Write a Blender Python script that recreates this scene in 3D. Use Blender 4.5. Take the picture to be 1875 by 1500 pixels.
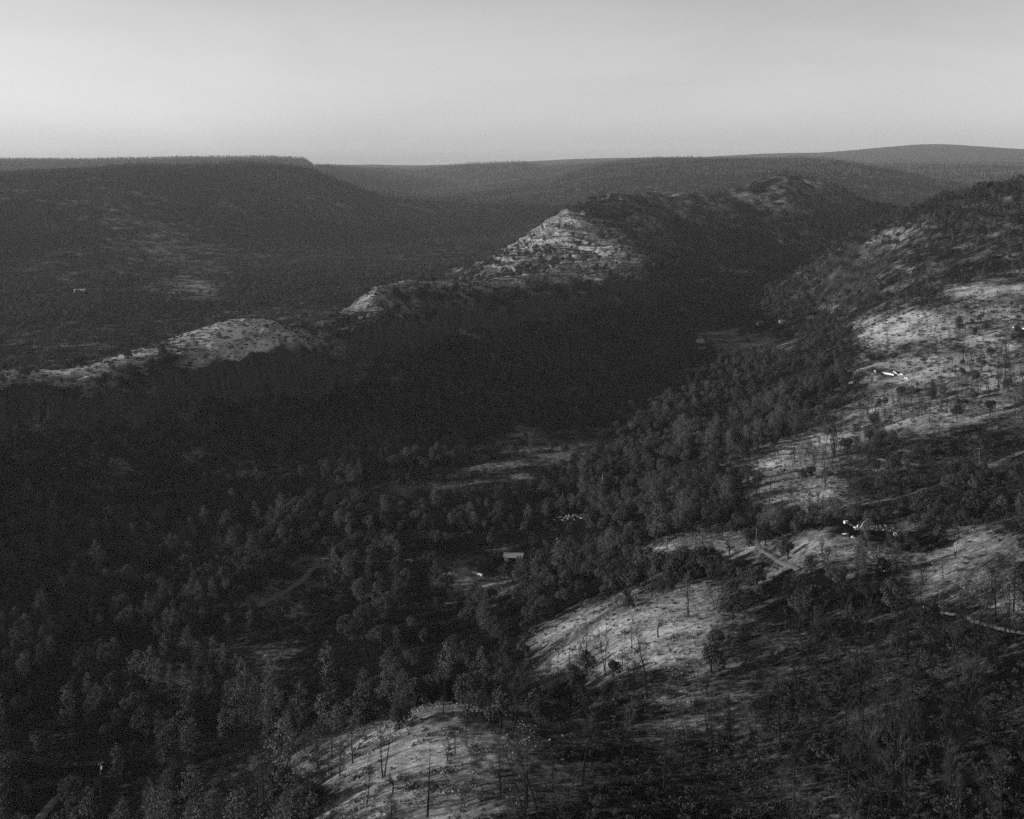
import bpy, math, random
import numpy as np
from mathutils import Vector, Matrix, Euler
random.seed(7); rng = np.random.default_rng(7)
for o in list(bpy.data.objects): bpy.data.objects.remove(o)
S = bpy.context.scene; C = S.collection
PI = math.pi
# ------------------------------------------------------------------ camera, sky, sun, exposure
F = 2263.0; CX = 937.5; HY = 290.0        # focal length and horizon of the view, in photograph pixels
cam = bpy.data.cameras.new('camera'); co = bpy.data.objects.new('camera', cam); C.objects.link(co)
cam.sensor_fit = 'HORIZONTAL'; cam.sensor_width = 36; cam.lens = 36*F/1875; cam.shift_y = -(750-HY)/1875
cam.clip_start = 1; cam.clip_end = 80000
co.location = (0, 0, 0); co.rotation_euler = (PI/2, 0, 0)
S.camera = co
S.render.resolution_x = 1024; S.render.resolution_y = 819
S.view_settings.view_transform = 'Standard'; S.view_settings.look = 'None'
S.view_settings.exposure = 0.8; S.view_settings.gamma = 1
SUN_EL = math.radians(8.5); SUN_AZ = math.radians(-103)   # azimuth from the view direction, clockwise
W = bpy.data.worlds.new('World'); S.world = W; W.use_nodes = True
nt = W.node_tree; nt.nodes.clear()
out = nt.nodes.new('ShaderNodeOutputWorld'); bg = nt.nodes.new('ShaderNodeBackground')
sky = nt.nodes.new('ShaderNodeTexSky'); sky.sky_type = 'NISHITA'; sky.sun_disc = False
sky.sun_elevation = SUN_EL; sky.sun_rotation = -SUN_AZ; sky.air_density = 1.0; sky.dust_density = .85; sky.ozone_density = 1.0
bw = nt.nodes.new('ShaderNodeVectorMath'); bw.operation = 'DOT_PRODUCT'; bw.inputs[1].default_value = (.6, .35, .05)   # black and white film behind an orange filter
stc = nt.nodes.new('ShaderNodeTexCoord'); smp = nt.nodes.new('ShaderNodeMapping'); smp.inputs['Scale'].default_value = (1.2, 1.2, 6); smp.inputs['Rotation'].default_value = (0, .12, 0)
snz = nt.nodes.new('ShaderNodeTexNoise'); snz.inputs['Scale'].default_value = 2.4; snz.inputs['Detail'].default_value = 6; snz.inputs['Roughness'].default_value = .6; snz.inputs['Distortion'].default_value = .6
smr = nt.nodes.new('ShaderNodeMapRange'); smr.inputs[1].default_value = .3; smr.inputs[2].default_value = .75; smr.inputs[3].default_value = .95; smr.inputs[4].default_value = 1.08
smu = nt.nodes.new('ShaderNodeMath'); smu.operation = 'MULTIPLY'
nt.links.new(stc.outputs['Generated'], smp.inputs[0]); nt.links.new(smp.outputs[0], snz.inputs['Vector']); nt.links.new(snz.outputs['Fac'], smr.inputs[0])
nt.links.new(sky.outputs[0], bw.inputs[0]); nt.links.new(bw.outputs['Value'], smu.inputs[0]); nt.links.new(smr.outputs[0], smu.inputs[1]); nt.links.new(smu.outputs[0], bg.inputs[0])
bg.inputs[1].default_value = 0.113
nt.links.new(bg.outputs[0], out.inputs[0])
sl = bpy.data.lights.new('sun', 'SUN'); sl.energy = 4.0; sl.angle = math.radians(0.6); sl.color = (1, 1, 1)
so = bpy.data.objects.new('sun', sl); C.objects.link(so)
sd = Vector((math.sin(SUN_AZ)*math.cos(SUN_EL), math.cos(SUN_AZ)*math.cos(SUN_EL), math.sin(SUN_EL)))
so.rotation_euler = (-sd).to_track_quat('-Z', 'Y').to_euler(); so.location = (-500, 0, 400)
S.cycles.use_denoising = False; S.cycles.volume_bounces = 1; S.cycles.max_bounces = 6; S.cycles.transparent_max_bounces = 8

# ------------------------------------------------------------------ noise
def _h(ix, iy, s):
    n = (ix.astype(np.int64)*374761393 + iy.astype(np.int64)*668265263 + s*974634777) & 0x7fffffff
    n = (n ^ (n >> 13))*1274126177 & 0x7fffffff
    return ((n ^ (n >> 16)) & 0xffff)/65535.0
def vn(x, y, s=0):
    ix = np.floor(x); iy = np.floor(y); fx = x-ix; fy = y-iy
    fx = fx*fx*fx*(fx*(fx*6-15)+10); fy = fy*fy*fy*(fy*(fy*6-15)+10)
    a = _h(ix, iy, s); b = _h(ix+1, iy, s); c = _h(ix, iy+1, s); d = _h(ix+1, iy+1, s)
    return (a*(1-fx)+b*fx)*(1-fy)+(c*(1-fx)+d*fx)*fy*1.0
def fbm(x, y, wl, oct=4, s=0, gain=.5):
    t = 0; a = 1; n = 0
    for i in range(oct):
        r = .6*i+.3; cx = x*math.cos(r)-y*math.sin(r); cy = x*math.sin(r)+y*math.cos(r)
        t = t+a*(vn(cx/wl+17.3*i, cy/wl-9.1*i, s+i)*2-1); n += a; a *= gain; wl *= .5
    return t/n
def ridged(x, y, wl, oct=3, s=0):
    t = 0; a = 1; n = 0
    for i in range(oct):
        t = t+a*(1-2*np.abs(vn(x/wl+5.7*i, y/wl+3.3*i, s+i)*2-1)); n += a; a *= .5; wl *= .5
    return t/n
def sstep(a, b, x):
    t = np.clip((x-a)/(b-a), 0, 1); return t*t*(3-2*t)

# ------------------------------------------------------------------ terrain: surveyed points (image direction, distance in metres)
P = """0,1500,520 200,1500,515 400,1500,480 600,1450,380 540,1430,430 780,1500,330 1000,1500,310 1400,1500,300 1875,1500,280
680,1370,418 850,1310,430 960,1312,435 1100,1350,405 1300,1380,380 1500,1350,375 1875,1300,355
600,1400,455 700,1330,468 800,1290,485 560,1375,505 200,1300,630 500,1300,620 700,1200,680 900,1250,600 1000,1225,575 1100,1225,520 1150,1160,560 1280,1200,490 1150,1100,620 1300,1100,575 1000,1130,690
1500,1100,530 1600,1200,450 1700,1050,540 1875,950,560 1875,1150,430 1580,975,610 1640,978,600 1520,965,625 1480,1000,600 1350,1000,680 1230,985,740 1420,1035,610 1390,985,665
1600,935,730 1500,925,790 1430,880,870 1700,880,800 1780,858,830 1875,830,850 1875,720,1050 1875,600,1300 1875,520,1500 1875,420,1700 1875,330,2000
1700,930,690 1400,925,810
1600,780,1050 1600,690,1250 1600,600,1500 1600,500,1850 1600,450,2000 1530,455,2120 1700,370,2100 1620,405,2130 1800,335,2100 1400,850,960 1300,900,900 1200,850,1080 1280,800,1180 1400,700,1420 1480,610,1800 1550,560,1900
1750,450,1750 1730,560,1450 1740,660,1220 1750,760,1000
0,1200,700 0,1060,829 250,1060,829 450,1060,829 700,1060,829 940,1022,872 850,1050,840 0,980,925 300,930,997 600,930,997 900,930,997 900,820,1204 1100,790,1276 1150,900,1010 1100,1000,850
1200,700,1556 1000,700,1556 1370,615,1963 1250,620,1930
0,680,1150 100,676,1180 160,668,1200 250,640,1240 330,612,1300 400,590,1370 480,583,1420 560,612,1450 600,622,1480 640,570,1600 690,520,1650 760,515,1720 840,512,1800 950,499,1980 1000,515,2060
0,712,1095 170,702,1130 300,680,1200 400,665,1270 500,650,1330 570,640,1390 640,612,1500 800,572,1680 950,545,1870 1100,520,2080 1190,495,2230
0,790,1070 170,775,1105 300,752,1175 400,732,1245 500,715,1305 570,705,1365 640,672,1475 800,625,1650 950,590,1840 1100,560,2060 1190,535,2200
100,900,990 400,850,1120 700,750,1380 1000,650,1760
0,640,1823 0,560,2364 200,640,1823 200,560,2364 400,560,2364 600,585,2160 300,525,2700 600,500,3000 780,500,2950
0,480,2950 0,420,3300 0,350,3800 0,312,4200 0,302,4900 150,480,3050 150,410,3500 150,345,4000 150,308,4400 150,299,5400
300,470,3300 300,400,3800 300,340,4300 300,306,4700 300,296,5800 450,460,3500 450,390,4200 450,335,4700 450,305,5000 450,294,6000
545,318,4900 545,297,5400 562,311,5250 578,332,5000 565,360,4650 600,372,4750 700,410,4700 620,440,4000 760,440,4200 850,450,3900
700,340,7500 850,400,5700 850,350,7800 760,320,11000 640,303,10500 600,300,9500 700,301,11500 760,309,13500 850,297,13000 960,296,13000 1000,302,11000
900,336,8300 950,328,8300 980,350,6800 1000,320,8500 1100,300,9000 1200,294,9200 1300,292,9000 1450,287,8200 1530,291,7900 1100,330,6600 1300,310,6800 1450,305,6600 1540,330,6300 1600,300,11000 1640,297,12500 1875,294,12500 1640,340,8500 1700,325,9000 1875,330,8000
1400,280,20000 1550,279,20000 1680,265,20500 1730,265,20500 1800,270,20000 1875,273,20000 1250,289,19000 1150,288,19000
1040,379,2700 1000,402,2620 960,430,2560 910,458,2500 882,474,2460 900,497,2330 960,500,2200 1040,470,2350 1100,440,2450 1140,440,2480 1210,482,2400 1075,500,2150
1080,365,2800 1130,351,2900 1200,350,3000 1225,358,3050 1260,347,3100 1330,345,3200 1400,320,3350 1440,310,3400 1500,325,3500 1560,348,3650
1300,400,3000 1500,400,3200 1300,470,2650 1450,470,2850 1350,520,2500 1500,500,2850 1200,560,2200 1620,375,4000 1560,430,3300 1180,400,2800 1180,440,2650"""
cp = []
for t in P.split():
    a, b, d = map(float, t.split(',')); x = (a-CX)/F*d; cp.append((x, d, -(b-HY)/F*d))
# points hidden behind the ridges, and the land outside the frame
H = """900,10300,-180 1000,10300,-165 800,9600,-200 1100,10500,-130 740,8800,-190 -400,1080,-198 -400,950,-262 0,1400,-283 200,1500,-283 450,1750,-283 620,1950,-283 760,2150,-284 850,2500,-284 560,1750,-270 800,3300,-284 900,3300,-282 1000,3500,-275 1100,3600,-230 1250,3900,-200 1400,4300,-170 1550,4800,-170
860,550,-240 1000,530,-233 1000,640,-250 1150,700,-240 1300,760,-232 1500,690,-210 1650,640,-196 1100,5200,-215 1300,5500,-190 1500,5500,-200 760,2700,-284
1700,2700,-190 1875,2700,-120 1875,3500,-200 1700,3500,-240 1700,5000,-220 1875,5000,-240 450,8000,-60 200,9000,-40 0,9000,-30 300,14000,-50 0,14000,-50 570,6600,-150 610,7400,-165 500,8000,-110 850,17000,-150 1000,17000,-120 500,20000,-120 0,20000,-120 700,22000,-130
1400,15000,-60 1700,15500,-60 1875,15000,-60 1300,16000,-90 850,24500,-260 1000,24500,-200 1300,24500,-160 1500,24500,-60 1700,24500,60 1875,24500,40"""
for t in H.split():
    a, d, z = map(float, t.split(',')); cp.append(((a-CX)/F*d, d, z))
A = """-35,150,-105 -35,300,-200 -35,500,-281 -35,800,-283 -35,980,-262 -35,1135,-196 -45,1070,-192 -35,1230,-235 -35,1450,-283 -35,2500,-283 -35,3300,-180 -35,4300,-30 -35,9000,-10 -35,20000,-60
-60,60,-50 -60,150,-110 -60,300,-190 -60,550,-281 -60,820,-276 -60,1023,-192 -60,1230,-280 -60,1500,-283 -60,3000,-283 -60,4000,-200 -60,5500,-30 -60,12000,0
-95,60,-45 -95,150,-110 -95,350,-200 -95,600,-280 -95,850,-276 -95,1110,-195 -95,1400,-283 -95,2500,-284 -95,5000,-150 -95,9000,-60 -95,20000,-40
-130,60,-30 -130,200,-40 -130,900,-60 -130,5000,-20 -130,20000,0 -175,60,-6 -175,900,0 -175,20000,0 175,60,-6 175,900,0 175,20000,0 130,60,-10 130,900,0 130,20000,20
35,60,-42 35,150,-90 35,280,-135 35,500,-125 35,900,-120 35,1500,-80 35,2500,-10 35,5000,-30 35,12000,-20 35,20000,60 65,60,-30 65,150,-50 65,400,-50 65,900,-30 65,3000,0 65,12000,0 65,20000,20
0,6,-6 0,15,-18 0,40,-38 0,100,-80 0,200,-132 -20,15,-18 -20,40,-38 -20,100,-85 -20,200,-142 -20,350,-215 20,15,-18 20,40,-36 20,100,-74 20,200,-122
-95,15,-12 95,15,-3 95,60,-15 95,900,-5 95,20000,20 175,6,-2 -175,6,-2 95,6,-2 -95,6,-4"""
for t in A.split():
    a, d, z = map(float, t.split(',')); a = math.radians(a); cp.append((math.sin(a)*d, math.cos(a)*d, z))
cp = np.array(cp)
def uv(x, y):
    d = np.hypot(x, y)+1e-6
    return np.arctan2(x, y)*1.6, np.log(d)
cu, cv = uv(cp[:, 0], cp[:, 1])
def tk(r2): return np.where(r2 > 1e-12, r2*np.log(r2+1e-12), 0)
n = len(cp)
K = tk((cu[:, None]-cu)**2+(cv[:, None]-cv)**2)+np.eye(n)*0.0004
Q = np.c_[np.ones(n), cu, cv]
M = np.block([[K, Q], [Q.T, np.zeros((3, 3))]])
sol = np.linalg.solve(M, np.r_[cp[:, 2], 0, 0, 0])
NU, NV = 1400, 420; U0, U1 = -PI*1.6, PI*1.6; V0, V1 = math.log(4), math.log(26000)
gu = np.linspace(U0, U1, NU); gv = np.linspace(V0, V1, NV)
G = np.empty((NU, NV))
for i in range(0, NU, 20):
    uu = gu[i:i+20, None].repeat(NV, 1); vv = gv[None].repeat(uu.shape[0], 0)
    r = tk((uu[..., None]-cu)**2+(vv[..., None]-cv)**2)@sol[:n]+sol[n]+sol[n+1]*uu+sol[n+2]*vv
    G[i:i+20] = r
def base(x, y):
    u, v = uv(x, y)
    a = np.clip((u-U0)/(U1-U0)*(NU-1), 0, NU-1.001); b = np.clip((v-V0)/(V1-V0)*(NV-1), 0, NV-1.001)
    i = a.astype(int); j = b.astype(int); a = a-i; b = b-j
    return G[i, j]*(1-a)*(1-b)+G[i+1, j]*a*(1-b)+G[i, j+1]*(1-a)*b+G[i+1, j+1]*a*b
# survey corrections of the ridge lines: distance band, then (bearing in photograph pixels, lowering in pixels)
FIX = [(3900, 4500, 9000, 10500, [(-300, 13), (0, 13), (100, 11), (250, 6), (400, 12), (500, 9), (545, 5), (565, 0)]),
 (6000, 7200, 14000, 16500, [(556, 0), (575, 11), (600, 9), (700, 8), (760, 10), (860, 6), (960, 5), (1000, 11), (1100, 3), (1200, 3), (1300, 8), (1400, 10), (1500, 6), (1560, 2), (1700, 1), (1875, 4)]),
 (2300, 2500, 3800, 4600, [(850, 0), (890, 12), (960, 20), (1000, 17), (1040, 12), (1080, 15), (1130, 11), (1200, 13), (1225, 25), (1250, 18), (1330, 19), (1400, 14), (1440, 7), (1500, 5), (1560, 1), (1650, 0)]),
 (1450, 1580, 2000, 2150, [(590, 0), (640, 13), (690, 6), (760, 17), (840, 13), (950, 12), (1050, 0)]),
 (1130, 1180, 1500, 1580, [(-200, 6), (100, 6), (160, 6), (250, 16), (330, 11), (400, 4), (480, 5), (540, 10), (570, 20), (605, 30), (630, 14), (650, 0)]),
 (1700, 1900, 2300, 2500, [(1700, 0), (1760, 6), (1800, 10), (1875, 16), (2100, 20), (2300, 0)])]
FLOOR = -284.0
CL = np.array([((a-CX)/F*d, d) for a, d in ((-150, 1080), (0, 1082), (170, 1118), (300, 1187), (400, 1257), (500, 1317), (570, 1377), (640, 1483), (800, 1665), (950, 1855), (1100, 2070), (1190, 2215))])
def cliff_dist(x, y):
    d = np.full(x.shape, -999.0); m = (y > 900) & (y < 2350) & (x < 330) & (x > -800); xx = x[m]; yy = y[m]
    best = np.full(xx.shape, 1e9); sg = np.zeros(xx.shape)
    for p, q in zip(CL[:-1], CL[1:]):
        v = q-p; l2 = v@v; t = np.clip(((xx-p[0])*v[0]+(yy-p[1])*v[1])/l2, 0, 1); dx = xx-p[0]-t*v[0]; dy = yy-p[1]-t*v[1]; dd_ = np.hypot(dx, dy)
        s_ = np.sign(v[1]*(xx-p[0])-v[0]*(yy-p[1])); b = dd_ < best; best[b] = dd_[b]; sg[b] = s_[b]
    r_ = best*sg; r_[best > 60] = -999; d[m] = r_; return d
PADS = [(-99, 0, 0, 1)]
def height(x, y):
    x = np.asarray(x, float); y = np.asarray(y, float)
    z = base(x, y); z = np.where(z < FLOOR, FLOOR+(z-FLOOR)*.15, z)
    d = np.hypot(x, y); up = sstep(4, 60, z-FLOOR); near = sstep(40, 260, d)
    # spurs and gullies running down the canyon walls
    ca, sa = math.cos(math.radians(52)), math.sin(math.radians(52))
    al = x*sa+y*ca; ac = x*ca-y*sa
    wx = fbm(x, y, 400, 3, 90)*120
    far = sstep(2300, 3200, d)
    z = z+far*up*(1-sstep(6500, 9000, d))*(ridged((al+wx)/1.0, (ac+wx)/3.2, 280, 3, 5)*22*sstep(30, 90, -z)-9)
    z = z+sstep(6000, 8000, d)*ridged(al+wx, ac+wx, 1100, 3, 25)*20*sstep(0, 60, -z+10)
    mid = sstep(800, 1100, d)*(1-far)
    z = z+mid*up*ridged(x*.6+y*.8+wx*.3, (x*.8-y*.6)/1.6, 140, 3, 15)*4.5
    # sheer fluted cliff along the near side of the middle ridge
    cl = cliff_dist(x, y); m_ = cl > -900
    if m_.any():
        cs = cl[m_]+fbm(x[m_], y[m_], 90, 2, 130)*16+fbm(x[m_], y[m_], 16, 2, 133)*7
        z = z.copy(); z[m_] = z[m_]+15*np.clip(1-np.abs(cs)/42, 0, 1)*(1-2*sstep(-3.5, 3.5, cs))*(.75+.5*vn(x[m_]/130, y[m_]/130, 140))
    z = z+sstep(14000, 18000, d)*fbm(x, y, 2600, 4, 160)*34
    z = z+mid*up*fbm(x, y, 24, 3, 165)*1.6
    # hillside undulation
    am = (1.2+1.8*sstep(300, 1500, d))*(.15+.85*up)*near
    z = z+am*fbm(x, y, 70, 3, 40)+.55*near*(.3+.7*up)*fbm(x, y, 17, 3, 50)+.26*near*fbm(x, y, 4.5, 2, 60)
    rs = up*near*sstep(.12, .2, x/np.maximum(y, 1))*(1-sstep(2300, 2600, d))
    z = z-rs*(.5+1.6*sstep(500, 1000, d))*ridged(x*.55-y*.83+fbm(x, y, 90, 2, 180)*22, (x*.83+y*.55)/2.6, 58, 3, 185)
    # rock terraces
    st = np.maximum(sstep(1500, 2100, d)*(1-sstep(4200, 6500, d)), .0)
    per = 19.0; w = (z+fbm(x, y, 260, 4, 70)*30)/per; fr = w-np.floor(w)
    q = per*(np.floor(w)+sstep(.62, .92, fr))-per*w
    z = z+q*.5*st*(.15+.85*np.maximum(sstep(-95, -75, z), sstep(-.15, .0, x/np.maximum(y, 1))*(1-.75*sstep(.17, .22, x/np.maximum(y, 1))*(1-sstep(2300, 2600, d)))))*up*sstep(-275, -235, z)
    # shallow erosion rills
    z = z-.5*near*(1-sstep(900, 1400, d))*up*np.clip(ridged(x+fbm(x, y, 40, 2, 80)*12, y*.35, 26, 2, 85), 0, 1)
    px_ = np.where(y > 50, CX+F*x/np.maximum(y, 50), -5000); ld = np.log(d+1)
    for a0, a1, b0, b1, tb in FIX:
        w_ = sstep(math.log(a0), math.log(a1), ld)*(1-sstep(math.log(b0), math.log(b1), ld))*(y > 50)
        z = z-w_*np.interp(px_, [t_[0] for t_ in tb], [t_[1] for t_ in tb])/F*np.maximum(y, 50)*np.where(px_ < -2000, 0, 1)*sstep(-282, -240, z)
    kk = (1-sstep(.8, 1.3, np.abs(x)/np.maximum(y, 1)))*(y > 2)*(1-sstep(270, 300, d))    # the rim drops steeply below the viewpoint
    z = np.where(kk > 0, z*(1-kk)+np.minimum(z, -.57*y-1.5*sstep(0, 40, d))*kk, z)
    for cx, cy, cz, r in PADS:
        if r < 2: continue
        k = 1-sstep(r*.7, r*1.35, np.hypot(x-cx, y-cy)); z = z*(1-k)+cz*k
    return z
def hit(px, py):
    t = -(py-HY)/F; d = np.exp(np.linspace(math.log(150), math.log(24000), 9000))
    x = (px-CX)/F*d; zz = height(x, d); k = np.argmax(zz >= t*d)
    return Vector((x[k], d[k], zz[k]))
def proj(x, y, z): return CX+F*x/y, HY-F*z/y
_p = [(hit(1590, 972), 24), (hit(940, 1024), 14), (hit(870, 1050), 18), (hit(1625, 684), 20), (hit(1283, 803), 13)]
PADS = [(p.x, p.y, p.z, r) for p, r in _p]
def ground(x, y): return float(height(np.array([x]), np.array([y]))[0])

# ------------------------------------------------------------------ land cover: (outline, nearest, farthest, paleness of grass with sunlit patches painted in, tree density, kind mix oak/pine/bare, bush density)
def pl(s): return np.array([[float(v) for v in t.split(',')] for t in s.split()])
COVER = [
 (pl('0,600 300,560 600,520 1000,470 1200,480 1200,550 1000,590 800,625 600,705 300,760 -40,800 -40,600'), 1000, 2350, .38, .22, (.7, .0, .3), .5),
 (pl('600,1230 640,1100 780,1060 950,1070 1060,1090 1010,1130 960,1190 900,1290 760,1300 640,1290'), 0, 900, .1, 1.0, (.90, .08, .02), .2),
 (pl('860,1290 900,1220 980,1190 1080,1230 1280,1235 1330,1215 1200,1300 1020,1330 940,1305'), 0, 760, .08, .5, (.4, .0, .6), .6),
 (pl('840,1500 900,1390 1020,1335 1150,1240 1320,1215 1340,1110 1500,1080 1640,1060 1875,1130 2100,1900 650,1900'), 0, 720, .30, .30, (.03, 0, .97), .9),
 (pl('840,1330 1040,1325 1130,1390 1050,1450 900,1510 780,1510 860,1440'), 0, 520, .52, .10, (0, 0, 1), .6),
 (pl('1120,1300 1200,1260 1300,1270 1320,1310 1220,1340 1140,1330'), 0, 560, .55, .10, (0, 0, 1), .5),
 (pl('1150,1115 1200,1075 1420,1085 1640,1070 1700,1110 1500,1150 1330,1110'), 0, 720, .30, .55, (.35, .01, .64), .6),
 (pl('1340,880 1340,850 1520,740 1570,640 1530,520 1530,450 1640,400 1950,320 1950,960 1640,940 1500,950 1390,945'), 0, 2300, .36, .6, (.12, .12, .76), .8),
 (pl('1500,500 1560,440 1700,400 1950,320 1950,520 1700,540 1560,580 1480,560'), 1300, 2300, .30, .5, (.25, .35, .4), .5),
 (pl('1600,800 1720,790 1875,760 1950,740 1950,820 1760,850 1620,850'), 0, 1400, .2, .22, (.3, .0, .7), 1.0),
 (pl('1480,930 1500,850 1640,798 1760,795 1890,795 1890,845 1780,885 1640,935'), 0, 1300, .30, .16, (.12, .0, .88), .9),
 (pl('1620,950 1700,890 1780,880 1880,840 1880,950 1750,945 1690,960'), 0, 1000, .08, .28, (.5, .0, .5), 1.2),
 (pl('450,1900 540,1560 600,1440 560,1410 660,1352 740,1322 860,1300 960,1308 1010,1335 910,1385 860,1440 810,1560 700,1900'), 0, 500, .95, .05, (0, .2, .8), .15),
 (pl('540,1440 470,1400 560,1380 690,1318 760,1310 660,1352'), 0, 520, .6, .3, (.2, .3, .5), .3),
 (pl('975,1195 1000,1150 1100,1105 1240,1090 1330,1100 1305,1190 1280,1235 1150,1222 1080,1232 990,1225'), 0, 700, .95, .06, (.1, .1, .8), .2),
 (pl('1180,1012 1230,983 1290,960 1400,972 1395,1000 1430,1032 1370,1048 1250,1038'), 0, 900, .95, .05, (.2, .1, .7), .15),
 (pl('1350,1035 1480,1030 1500,1095 1360,1100'), 0, 720, .45, .03, (.2, 0, .8), .3),
 (pl('1400,990 1500,966 1560,990 1620,1000 1700,985 1690,1035 1560,1055 1440,1035'), 0, 760, .75, .06, (.3, 0, .7), .25),
 (pl('1690,1000 1720,955 1875,950 1875,1120 1780,1130 1700,1090'), 0, 760, .62, .17, (0, .05, .95), .3),
 (pl('1340,862 1440,800 1520,760 1560,745 1600,790 1500,850 1560,900 1500,928 1370,928 1400,890'), 0, 1300, .92, .16, (.08, .12, .8), .3),
 (pl('1560,745 1640,720 1720,700 1875,672 1875,762 1760,785 1660,800 1600,775'), 0, 1500, .85, .3, (.12, .04, .84), .4),
 (pl('1550,690 1640,655 1720,650 1700,700 1600,706'), 0, 1600, .85, .04, (.1, .05, .85), .3),
 (pl('1640,655 1875,620 1875,672 1720,700 1690,680'), 0, 1600, .92, .35, (.12, .05, .83), .4),
 (pl('1560,604 1620,570 1700,560 1875,540 1875,612 1640,640 1580,624'), 0, 1900, 1.0, .28, (.15, .15, .7), .4),
 (pl('1720,524 1875,508 1875,532 1740,545'), 0, 2000, .95, .05, (.3, .15, .55), .1),
 (pl('1530,462 1600,420 1720,392 1690,440 1600,474'), 1500, 2300, .55, .5, (.4, .2, .4), .3),
 (pl('870,478 1040,380 1060,385 1110,420 1220,480 1150,512 1000,518 960,505'), 2050, 2850, .8, .36, (.7, .1, .2), 1.0),
 (pl('285,645 360,592 480,578 560,606 600,638 500,650 400,662'), 1150, 1600, .95, .05, (.3, 0, .7), .9),
 (pl('600,600 640,575 690,515 770,508 850,500 960,488 1000,520 850,530 760,525 700,550'), 1350, 2150, .85, .12, (.6, 0, .4), .5),  # crest ground paled to paint in its sunlit line
 (pl('-40,668 160,660 240,636 300,630 250,658 170,684 -40,694'), 950, 1400, 1.0, .1, (.6, 0, .4), .4),  # ridge top strip, sunlight along the crest put into its colour
 (pl('820,872 850,825 900,795 1000,775 1160,770 1130,815 1040,835 990,875 860,885'), 1000, 1500, .42, .03, (.4, .1, .5), .05),
 (pl('1260,600 1450,596 1450,640 1310,655'), 1500, 2300, .6, .04, (.8, .1, .1), .05),
 (pl('450,1120 540,1025 650,1010 620,1080 520,1160'), 650, 1000, .38, .03, (.4, .1, .5), .1),
 (pl('800,1046 870,1034 950,1030 930,1085 850,1105'), 650, 1000, .8, .0, (.4, .1, .5), .0),
 (pl('760,1015 930,995 1000,1015 980,1050 800,1050'), 700, 1000, .35, .03, (.4, .1, .5), .3),
 (pl('640,870 850,862 990,880 940,925 660,930'), 900, 1300, .28, .25, (.1, .0, .9), .2),
 (pl('0,470 280,400 420,440 420,560 0,600'), 2200, 4200, .20, .60, (.8, .1, .1), .3),
 (pl('285,522 345,502 420,530 375,556'), 2300, 3300, .55, .05, (.8, .1, .1), .1),
 (pl('1180,330 1460,300 1600,335 1600,380 1200,420'), 2800, 3900, .25, .6, (.5, .4, .1), .2),
]
def inpoly(px, py, poly):
    r = np.zeros(px.shape, bool); n = len(poly); j = n-1
    for i in range(n):
        xi, yi = poly[i]; xj, yj = poly[j]
        c = ((yi > py) != (yj > py)) & (px < (xj-xi)*(py-yi)/((yj-yi) if yj != yi else 1e-9)+xi)
        r ^= c; j = i
    return r
def cover(x, y, z):
    """pale, density, mix(3), bush for points on the land"""
    ys = np.maximum(y, 1.); d = np.hypot(x, y)
    px, py = proj(x, ys, z)
    px = px+fbm(x, y, 55, 5, 110, .62)*75*np.clip(600/d, .12, 1.1); py = py+fbm(x, y, 55, 5, 120, .62)*45*np.clip(600/d, .1, 1.1)
    pale = .13+.22*fbm(x, y, 130, 3, 230); den = np.full(x.shape, .95); bush = np.full(x.shape, .35)
    mix = np.zeros(x.shape+(3,)); mix[...] = (.76, .09, .15)
    left = (px < 560) & (py > 1130) & (d < 800); mix[left] = (.42, .34, .24)
    pale[d > 2600] = .09; mix[d > 3000] = (.55, .4, .05)
    front = y > 60
    for poly, n0, n1, pa, de, mx, bu in COVER:
        m = front & (d > n0) & (d < n1) & (px > poly[:, 0].min()) & (px < poly[:, 0].max()) & (py > poly[:, 1].min()) & (py < poly[:, 1].max())
        idx = np.nonzero(m)
        if len(idx[0]) == 0: continue
        k = inpoly(px[idx], py[idx], poly)
        idx = tuple(a[k] for a in idx)
        pale[idx] = pa; den[idx] = de; bush[idx] = bu; mix[idx] = mx
    # pale ledges on the terraced hills
    k = (d > 1700) & (d < 4000) & (z > -255); w = (z+fbm(x, y, 260, 4, 70)*30)/19.0; fr = w-np.floor(w)
    led = np.exp(-((fr-.12)/.13)**2)*np.clip(.4+1.6*fbm(x, y, 90, 3, 75), 0, 1)
    pale = np.where(k, np.clip(pale-.04+.38*led, .02, 1), pale); den = np.where(k, den*(1-.5*led), den)
    ca, sa = math.cos(math.radians(52)), math.sin(math.radians(52)); wx = fbm(x, y, 400, 3, 90)*120
    rd = ridged(x*sa+y*ca+wx, (x*ca-y*sa+wx)/3.2, 280, 3, 5); k = (d > 2300) & (d < 6500)
    pale = np.where(k, np.clip(pale+.36*rd*(z < -40), .02, 1), pale); den = np.where(k & (z < -60), den*np.clip(1-.9*rd, .15, 1.3), den)
    return pale, den, mix, bush

# ------------------------------------------------------------------ the ground, one sheet
az = np.concatenate([np.linspace(-180, -40, 110, endpoint=False), np.linspace(-40, -25.5, 110, endpoint=False), np.linspace(-25.5, 25.5, 1150, endpoint=False), np.linspace(25.5, 40, 90, endpoint=False), np.linspace(40, 180, 90)])
az = np.radians(az)
dd = np.concatenate([np.exp(np.linspace(math.log(4), math.log(240), 60, endpoint=False)), np.exp(np.linspace(math.log(240), math.log(2800), 900, endpoint=False)), np.exp(np.linspace(math.log(2800), math.log(24500), 380))])
AA, DD = np.meshgrid(az, dd, indexing='ij')
X = np.sin(AA)*DD; Y = np.cos(AA)*DD
Z = height(X, Y)
Z[-1] = Z[0]
acc = 0
_d = np.hypot(X, Y)
for k_ in range(6):
    t_ = 2*PI*k_/6; rr = _d*.016*(1 if k_ % 2 else .45)
    acc = acc+cover(X+math.cos(t_)*rr, Y+math.sin(t_)*rr*2.2, Z)[0]
PALE = acc/6
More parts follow.
